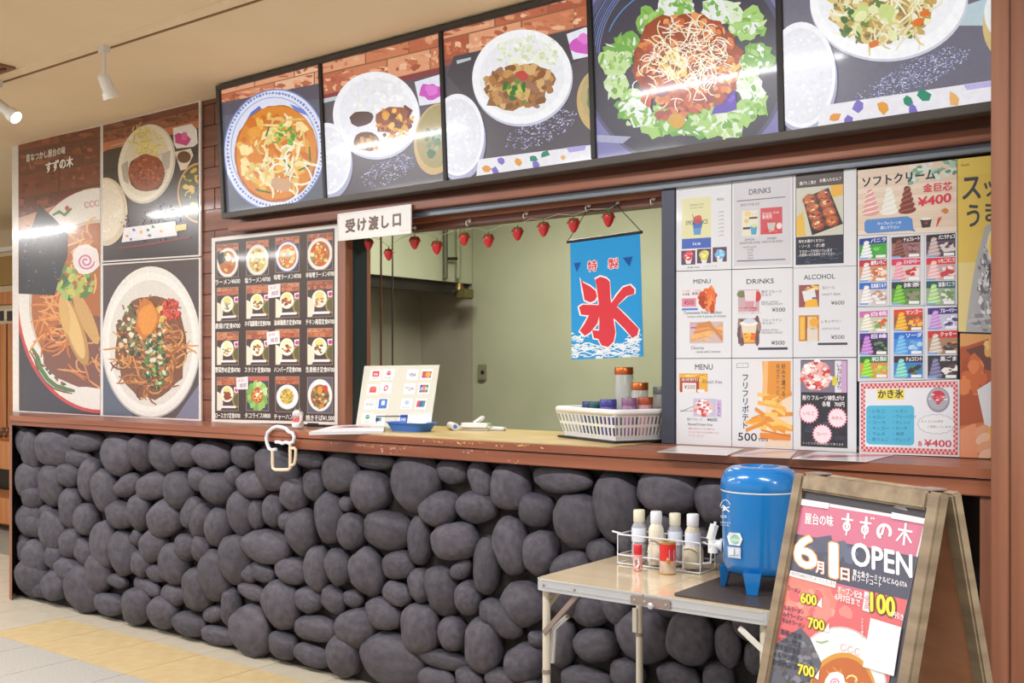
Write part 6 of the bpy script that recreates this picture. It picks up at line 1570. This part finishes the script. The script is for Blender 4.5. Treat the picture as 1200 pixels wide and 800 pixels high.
for z, nm in ((ZT + .004, 'base_wire'), (ZT + .03, 'side_wire'), (ZT + .092, 'top_wire')):
    MB().tube([cp_(-hs, -ht, z), cp_(hs, -ht, z), cp_(hs, ht, z), cp_(-hs, ht, z)], .0022, 8, True).build(nm, M['wire'], cd, True)
for i in range(6):
    s_ = -hs + 2 * hs * i / 5
    for t_ in (-ht, ht): MB().tube([cp_(s_, t_, ZT + .004), cp_(s_, t_, ZT + .092)], .0018, 6).build('upright_wire', M['wire'], cd, True)
    MB().tube([cp_(s_, -ht, ZT + .004), cp_(s_, ht, ZT + .004)], .0016, 6).build('floor_wire', M['wire'], cd, True)
MB().tube([cp_(hs, -.03, ZT + .03), cp_(hs + .025, -.03, ZT + .035), cp_(hs + .028, -.03, ZT + .085), cp_(hs, -.03, ZT + .092)], .003, 8).build('handle', M['wire'], cd, True)
MB().tube([cp_(-hs, -.03, ZT + .092), cp_(-hs - .03, -.03, ZT + .096)], .003, 8).build('hook', M['wire'], cd, True)

def cyl_map(c, R0):
    c = np.asarray(c, float)
    def m(uv, off):
        d = rays(uv); o = CAM[:2] - c[:2]; dd = d[:, :2]
        R_ = R0 + off
        A_ = (dd ** 2).sum(1); B_ = (dd @ o); C_ = (o @ o) - R_ ** 2
        t = (-B_ - np.sqrt(np.maximum(B_ ** 2 - A_ * C_, 0))) / A_
        return CAM + d * t[:, None]
    return m
b = pz(782.5, 672, ZT); b[2] = ZT + .0005; sc = ((b - CAM) @ FW) / FPX; R0 = 9.6 * sc; h = (672 - 634.5) * sc * 1.0
can = empty('spice_can', b, 'red and gold spice can in front of the wire caddy', 'can')
M['gold'] = material('gold_rim', (190, 150, 84), rough=.3, metal=.5)
MB().lathe([(R0 * .97, 0), (R0, .003), (R0, h * .1), (R0, h * .5)], b, 24).build('lower_body', material('silver_red_print', (176, 150, 130), (206, 186, 166), (60, 60, 60), .35), can, True, 50)
MB().lathe([(R0 * 1.001, h * .42), (R0 * 1.001, h * .93)], b, 24).build('red_label', solid('red_label', (206, 44, 44), .3), can, True, 50)
MB().lathe([(R0 * .97, h * .93), (R0 * 1.01, h * .94), (R0 * 1.01, h * .985), (R0 * .9, h), (.001, h * .99)], b, 24).build('rim', M['gold'], can, True, 50)
MB().lathe([(R0 * 1.01, 0), (R0 * 1.01, .004)], b, 24).build('base_rim', M['gold'], can, True, 50)
pr = Print(cyl_map(b, R0 * 1.004), 2); pr.raw(); pr.poly([(784, 644), (790, 644), (790, 658), (784, 658.6)], (232, 230, 232))
for i in range(4): pr.stroke([(785 + 1.2 * i, 646), (785 + 1.2 * i, 656)], .5, (90, 100, 140))
pr.chunks(783, 659, 3.5, 3.5, 10, [(206, 150, 70), (226, 190, 120), (176, 110, 60)], 1.6)
pr.build('barcode_label', M['paper'], can)
b = pz(747.4, 668.5, ZT); b[2] = ZT + .0005; R1 = 5.6 * sc; h = (668.5 - 637.5) * sc
rb = empty('pepper_bottle', b, 'tiny red-capped pepper bottle at the front left of the caddy', 'bottle')
MB().lathe([(R1 * .9, 0), (R1, .003), (R1, h * .6), (R1 * .85, h * .64)], b, 18).build('body', solid('red_white_body', (206, 150, 146), .3), rb, True, 50)
MB().lathe([(R1 * .9, h * .62), (R1 * .96, h * .63), (R1 * .94, h * .97), (R1 * .8, h), (.001, h)], b, 18).build('cap', solid('red_cap', (206, 36, 48), .3), rb, True, 50)
pr = Print(cyl_map(b, R1 * 1.01), 2); pr.raw(); pr.ell(745.8, 659, 3.4, 6.4, (236, 232, 230)); pr.text('S', 744.4, 661.4, 747.4, 661.4, 5, (60, 60, 110), .03); pr.chunks(749, 666, 3, 2, 10, [(196, 40, 46), (230, 210, 206)], 1.2); pr.build('oval_label', M['paper'], rb)

# ---- tray and blue drink jug
TQ = [pz(u, v, ZT + .006) for u, v in ((793, 694), (862, 664), (960, 680), (905, 716))]
tx0, ty0 = -1.352, -.862; tx1, ty1 = -1.062, -.44
ty = rr_box(tx0, tx1, ty0, ty1, ZT + .0005, ZT + .005, .02).build('serving_tray', solid('dark_brown_tray', (66, 58, 56), .4))
tag(ty, 'dark brown flat tray under the blue jug on the folding table', 'tray')
jc = np.array([-1.195, -.655, ZT + .006])
M['jug'] = material('glossy_blue_enamel', (18, 116, 188), rough=.22, coat=.5)
jg = empty('drink_jug', jc, 'glossy blue drink dispenser jug with white tap on the folding table', 'drink jug')
scj = ((jc - CAM) @ FW) / FPX; RJ = 44.5 * scj
zA = .045; zTop = EYE - (545 - HY) * scj - jc[2]; zL = EYE - (573 - HY) * scj - jc[2]
bd = MB().lathe([(RJ * .80, zA), (RJ * .9, zA + .008), (RJ * .955, zA + .03), (RJ, zL - .004)], jc, 48).build('body', M['jug'], jg, True, 50)
MB().lathe([(RJ * 1.0, zL - .004), (RJ * 1.012, zL - .003), (RJ * 1.012, zL), (RJ, zL + .001)], jc, 48).build('white_seam', M['white'], jg, True, 50)
ld = MB().lathe([(RJ * 1.015, zL), (RJ * 1.03, zL + .006), (RJ * 1.0, zL + .03), (RJ * .9, zTop - .014), (RJ * .72, zTop - .003), (RJ * .5, zTop - .001), (RJ * .46, zTop - .008), (.001, zTop - .008)], jc, 48).build('lid', M['jug'], jg, True, 60)
MB().lathe([(RJ * .2, zTop - .008), (RJ * .22, zTop - .002), (RJ * .16, zTop + .004), (.001, zTop + .005)], jc + np.array([.03, -.02, 0]), 20).build('lid_knob', M['jug'], ld, True, 60)
fr = np.array([0, -1.0])
for a in (-77, 193, 58):
    d = np.array([math.cos(math.radians(a)), math.sin(math.radians(a)), 0]); s_ = np.array([-d[1], d[0], 0])
    t0 = jc + d * RJ * .74; b0 = jc + d * RJ * 1.0
    m = MB()
    for p0, w, z in (): pass
    V = [t0 + s_ * .024 + np.array([0, 0, zA + .012]), t0 - s_ * .024 + np.array([0, 0, zA + .012]), t0 - s_ * .024 + d * .03 + np.array([0, 0, zA + .012]), t0 + s_ * .024 + d * .03 + np.array([0, 0, zA + .012]),
         b0 + s_ * .013 - d * .012, b0 - s_ * .013 - d * .012, b0 - s_ * .014, b0 + s_ * .014]
    m.add(V, [(0, 1, 2, 3), (7, 6, 5, 4), (0, 4, 5, 1), (1, 5, 6, 2), (2, 6, 7, 3), (3, 7, 4, 0)])
    m.build('leg', M['jug'], jg)
# tap on the side that faces left
tc = py(846, 640, jc[1] - .03)
dv = np.array([tc[0] - jc[0], tc[1] - jc[1], 0]); dv /= np.linalg.norm(dv)
zt = EYE - (641 - HY) * scj - jc[2]
tp0 = jc + dv * RJ * .97 + np.array([0, 0, zt])
tap = MB().lathe([(.018, 0), (.018, .006), (.014, .008), (.014, .034), (.010, .036)], tp0, 16, dv).build('tap', M['white'], jg, True, 50)
e1 = tp0 + dv * .026
MB().tube([e1 + np.array([0, 0, -.022]), e1 + np.array([0, 0, .012])], .014, 14).build('spout', M['white'], tap, True, 50)
la = np.array([0, 0, 1.0]) - dv * .28; la /= np.linalg.norm(la); lc = np.cross(la, np.cross(dv, (0, 0, 1))); 
MB().obox(e1 + dv * .002 + np.array([0, 0, .034]), la, np.cross(dv, (0, 0, 1)), lc, .030, .010, .0115, .008).build('tap_lever', M['white'], tap, True, 50)
pr = Print(cyl_map(jc, RJ * .9935 + .001), 3); pr.raw()
def jm(a, b): return (720 + a / 4, 520 + b / 4)
for a0, a1, rx, ry in ((200, 330, 26, 44),): pr.arc(*jm(520, 310), rx / 4, ry / 4 * 1.1, a0, a1, .8, (220, 232, 240), 10)
pr.stroke([jm(500, 300), jm(510, 288), jm(522, 300), jm(540, 296)], 1.6, (232, 238, 244)); pr.stroke([jm(506, 312), jm(524, 306), jm(540, 318)], 1.8, (232, 238, 244)); pr.ell(*jm(516, 300), 1.8, 2.4, (232, 238, 244)); 
pr.text('COOL', *jm(498, 345), *jm(528, 347), 3.0, (226, 234, 242), .03); pr.text('DRINK JUG', *jm(497, 370), *jm(544, 374), 1.8, (200, 220, 236), .02); pr.text('7.6 LITERS', *jm(498, 382), *jm(542, 386), 1.6, (200, 220, 236), .01)
pr.poly([jm(528, 432), jm(538, 414), jm(588, 418), jm(600, 446), jm(588, 478), jm(538, 472)], (226, 232, 232)); pr.ell(*jm(564, 446), 5.6, 5.4, (150, 196, 180)); pr.text('mizu', *jm(546, 454), *jm(582, 456), 3.6, (240, 246, 244), .02)
pr.poly([jm(530, 480), jm(592, 486), jm(592, 538), jm(532, 530)], (190, 206, 222)); pr.rect(*jm(536, 488), *jm(560, 520), (222, 228, 236)); pr.rect(*jm(566, 492), *jm(586, 520), (214, 214, 226))
pr.build('printed_stickers', M['paper'], bd)

# ================================================================ A-FRAME SIGN
TL = pzc(930, 556, 2.32); TR = pzc(1103, 574, 1.94); zt = 1.08; TL[2] = TR[2] = zt
ea = TR - TL; WA = np.linalg.norm(ea); ea /= WA; na = np.array([ea[1], -ea[0], 0]); na = na if na[1] < 0 else -na
OFF = .245
M['aged'] = material('grey_brown_aged_wood', (120, 102, 82), (158, 140, 114), (3, 3, 30), .6, bump=.1)
M['aged_h'] = material('grey_brown_aged_rail', (120, 102, 82), (160, 142, 114), (26, 26, 26), .6, bump=.1)
M['ply'] = material('reddish_plywood', (186, 126, 92), (204, 146, 110), (4, 4, 26), .6)
dF = na * OFF + np.array([0, 0, -zt]); LF = np.linalg.norm(dF); dF /= LF          # down the front leaf
nF = np.cross(ea, dF); nF = nF if nF @ na > 0 else -nF
sg = empty('a_frame_sign', (TL + TR) / 2 * np.array([1, 1, 0]), 'wooden A-frame sign with a pink opening poster beside the blue jug', 'sign')
def leaf(o, down, nrm, name_p, mat_p, thick, front):
    def bar(name, s0, s1, t0, t1, mat): MB().obox(o + ea * (s0 + s1) / 2 + down * (t0 + t1) / 2 - nrm * thick / 2, ea, down, nrm, (s1 - s0) / 2, (t1 - t0) / 2, thick / 2, .004).build(name, mat, sg, True, 40)
    sw = .032
    bar('stile', 0, sw, 0, LF, M['aged']); bar('stile', WA - sw, WA, 0, LF, M['aged']); bar('rail', sw, WA - sw, 0, .036, M['aged_h']); bar('rail', sw, WA - sw, LF - .16, LF - .12, M['aged_h'])
    MB().obox(o + ea * WA / 2 + down * (.036 + LF - .16) / 2 - nrm * thick * .62, ea, down, nrm, WA / 2 - sw, (LF - .16 - .036) / 2, .003).build(name_p, mat_p, sg)
leaf(TL, dF, nF, 'blackboard', material('grey_blackboard', (74, 72, 80), rough=.55), .024, True)
dB = -na * OFF + np.array([0, 0, -zt]); dB /= np.linalg.norm(dB); nB = np.cross(ea, dB); nB = nB if nB @ na < 0 else -nB
leaf(TL - na * .052, dB, nB, 'rear_panel', M['ply'], .024, False)
for s_ in (.05, WA - .05):
    MB().obox(TL + ea * s_ - na * .026 + np.array([0, 0, .0005]), ea, na, (0, 0, 1), .02, .02, .0015).build('hinge', M['bracket'], sg)
# printed poster on the front leaf
YO = .024 * .62 - .003 - .0016
mapA = plane_map(TL - nF * YO, nF)
def am(a, b): return (880 + a / 3.078, 540 + b / 3.078)
pr = Print(mapA, 12)
QA = [am(182, 136), am(632, 212), am(472, 900), am(48, 830)]
po = empty('opening_poster', mapA(np.array([am(300, 860)]), np.zeros(1))[0], 'pink OPEN poster with prices and a ramen bowl on the A-frame sign', 'poster')
pr.sheet(QA, .0012, (232, 226, 230)); pr.raw(QA)
L1 = lambda t: (182 + (48 - 182) * t, 136 + (830 - 136) * t)
pr.poly([am(180, 148), am(625, 222), am(460, 900), am(40, 830)], (200, 112, 138)); pr.poly([am(128, 420), am(580, 500), am(468, 900), am(46, 830)], (214, 104, 108))
pr.poly([am(130, 400), am(320, 440), am(300, 560), am(100, 520)], (222, 130, 116)); pr.chunks(*am(240, 520), 40, 22, 30, [(226, 140, 130), (214, 104, 110), (230, 160, 140)], 9)
pr.poly([am(159, 262), am(602, 346), am(570, 502), am(128, 398)], (76, 78, 96)); pr.chunks(*am(260, 340), 40, 14, 12, [(96, 104, 128), (84, 88, 110)], 10)
pr.ell(*am(300, 860), 62, 86, (206, 190, 190), 8, 50); pr.ell(*am(300, 860), 60, 84, (230, 226, 228), 8, 50); pr.ell(*am(320, 880), 44, 62, (206, 150, 60), 8, 40); pr.ell(*am(322, 886), 41, 58, (190, 104, 50), 8, 40)
pr.noodles(*am(320, 840), 26, 24, 30, [(226, 190, 110), (206, 140, 70), (236, 214, 150)], 2.2, 18); pr.ell(*am(305, 800), 12, 13, (238, 232, 234), 0, 18, .06); spiral(pr, *am(305, 800), 7, (214, 130, 170), 1.6)
pr.poly([am(180, 600), am(215, 640), am(256, 730), am(240, 770), am(160, 830), am(60, 820), am(90, 660)], (92, 92, 104)); pr.chunks(*am(160, 730), 26, 30, 60, [(110, 112, 122), (72, 72, 84), (130, 130, 138), (90, 84, 86)], 4)
pr.stroke([am(235, 650), am(255, 655), am(280, 648)], 2.2, (150, 180, 130)); 
for k in range(3): pr.arc(*am(335 + 25 * k, 672 + 8 * k), 3.2, 4, 20, 340, .7, (222, 170, 180), 8)
pr.raw()
def tx(t, a, b, h, col, bold=.02, out=None, ow=0, shear=0): pr.text(t, *am(*a), *am(*b), h / 3.078, col, bold, out, ow, shear)
WH = (240, 236, 240)
tx('屋台の味', (196, 226), (298, 238), 38, WH, .03)
# the name in round, drop-shaped strokes
for (x, y, k) in ((350, 240, 0), (416, 252, 1)):
    s_ = lambda pts, w: pr.stroke([am(*q) for q in pts], w, WH)
    s_([(x - 22, y - 32), (x + 20, y - 26)], 3.6); s_([(x + 2, y - 52), (x, y - 22), (x - 3, y + 4)], 3.8); pr.arc(*am(x - 3, y - 4), 3.6, 4.6, 0, 360, 2.4, WH, 14); s_([(x - 3, y + 10), (x - 6, y + 28)], 3.0)
    if k: s_([(x + 18, y - 48), (x + 22, y - 42)], 2.4); s_([(x + 26, y - 48), (x + 30, y - 42)], 2.4)
pr.arc(*am(482, 256), 7.4, 8.2, 120, 400, 3.6, WH, 18); pr.stroke([am(482, 234), am(474, 262), am(464, 270)], 3.2, WH)
for q, w in (([(532, 246), (584, 256)], 4.2), ([(560, 224), (552, 304)], 4.2), ([(552, 256), (526, 288)], 3.8), ([(558, 258), (580, 296)], 3.8)): pr.stroke([am(*z) for z in q], w, WH)
tx('6', (160, 372), (236, 392), 112, WH, .05, (226, 160, 80), .03); tx('月', (236, 402), (264, 408), 42, WH, .04, (222, 140, 90), .05)
tx('1', (288, 414), (312, 421), 118, WH, .06, (226, 160, 80), .03); tx('日', (326, 428), (356, 434), 44, WH, .04, (222, 140, 90), .05)
tx('OPEN', (366, 372), (582, 420), 80, WH, .045)
tx('富士急ターミナルビルQ-STA', (370, 412), (565, 458), 21, WH, .03); tx('B1フードコート', (368, 432), (472, 456), 21, WH, .03)
pr.poly([am(144, 394), am(310, 436), am(306, 458), am(140, 414)], (236, 232, 232)); tx('5月27日18:00よりプレオープンいたします', (148, 411), (304, 450), 13, (110, 96, 100), .02)
tx('オープン記念', (314, 474), (404, 500), 25, WH, .03); tx('6月7日まで', (306, 500), (396, 526), 25, WH, .03)
pr.poly([am(412, 470), am(438, 478), am(430, 546), am(404, 538)], (240, 238, 240)); pr.vtext('全品', am(421, 0)[0], am(0, 484)[1], am(0, 534)[1], 6.5, (190, 80, 100), .03)
tx('100', (434, 540), (520, 562), 66, (240, 218, 60), .06, (90, 70, 40), .05); tx('円引き', (512, 564), (552, 576), 22, WH, .03)
tx('ラーメン', (134, 466), (180, 478), 17, (70, 60, 80), .02); tx('600', (182, 510), (238, 522), 36, (240, 222, 60), .06, (80, 66, 40), .05); pr.poly([am(240, 520), am(258, 492), am(258, 530)], (240, 238, 238))
tx('しおラーメン', (124, 536), (192, 554), 18, (64, 60, 84), .02); tx('みそラーメン', (118, 560), (188, 578), 18, (64, 60, 84), .02); tx('辛みそラーメン', (114, 582), (194, 604), 18, (64, 60, 84), .02)
tx('700', (208, 600), (266, 612), 36, (240, 222, 60), .06, (80, 66, 40), .05); pr.poly([am(266, 612), am(284, 584), am(284, 618)], (240, 238, 238))
for i, t in enumerate(('唐揚げ定食', 'ハンバーグ定食', '生姜焼き定食', 'とんかつ定食', '豚焼肉定食')): tx(t, (108 - 8 * i, 624 + 27 * i), (184 - 3 * i, 646 + 27 * i), 20, (62, 62, 80), .03)
tx('700', (172, 768), (230, 780), 36, (240, 222, 60), .06, (80, 66, 40), .05); pr.poly([am(232, 780), am(250, 752), am(246, 790)], (240, 238, 238))
pr.vtext('スマホで簡単', am(404, 0)[0], am(0, 566)[1], am(0, 636)[1], 3.0, (240, 214, 220), .02)
pr.poly([am(434, 566), am(545, 600), am(518, 776), am(406, 742)], (236, 232, 236))
pr.build('printed_sheet', M['laminate'], po)
for q in ([am(180, 136), am(282, 152), am(278, 172), am(176, 158)], [am(508, 184), am(632, 208), am(628, 228), am(506, 206)]):
    pt_ = Print(plane_map(TL - nF * (YO - .0022), nF), 1); pt_.sheet(q, .0018, (232, 232, 232)); t_ = pt_.build('holder_clip', M['paper'], po)
pr2 = Print(plane_map(TL - nF * (YO + .0009), nF), 1); pr2.raw()
pr2.poly([am(512, 166), am(530, 158), am(556, 164), am(566, 180), am(540, 174)], (176, 176, 182)); pr2.ell(*am(314, 124), 1.3, 1.0, (200, 200, 206)); pr2.build('chalk_smudge', M['paper'], sg)
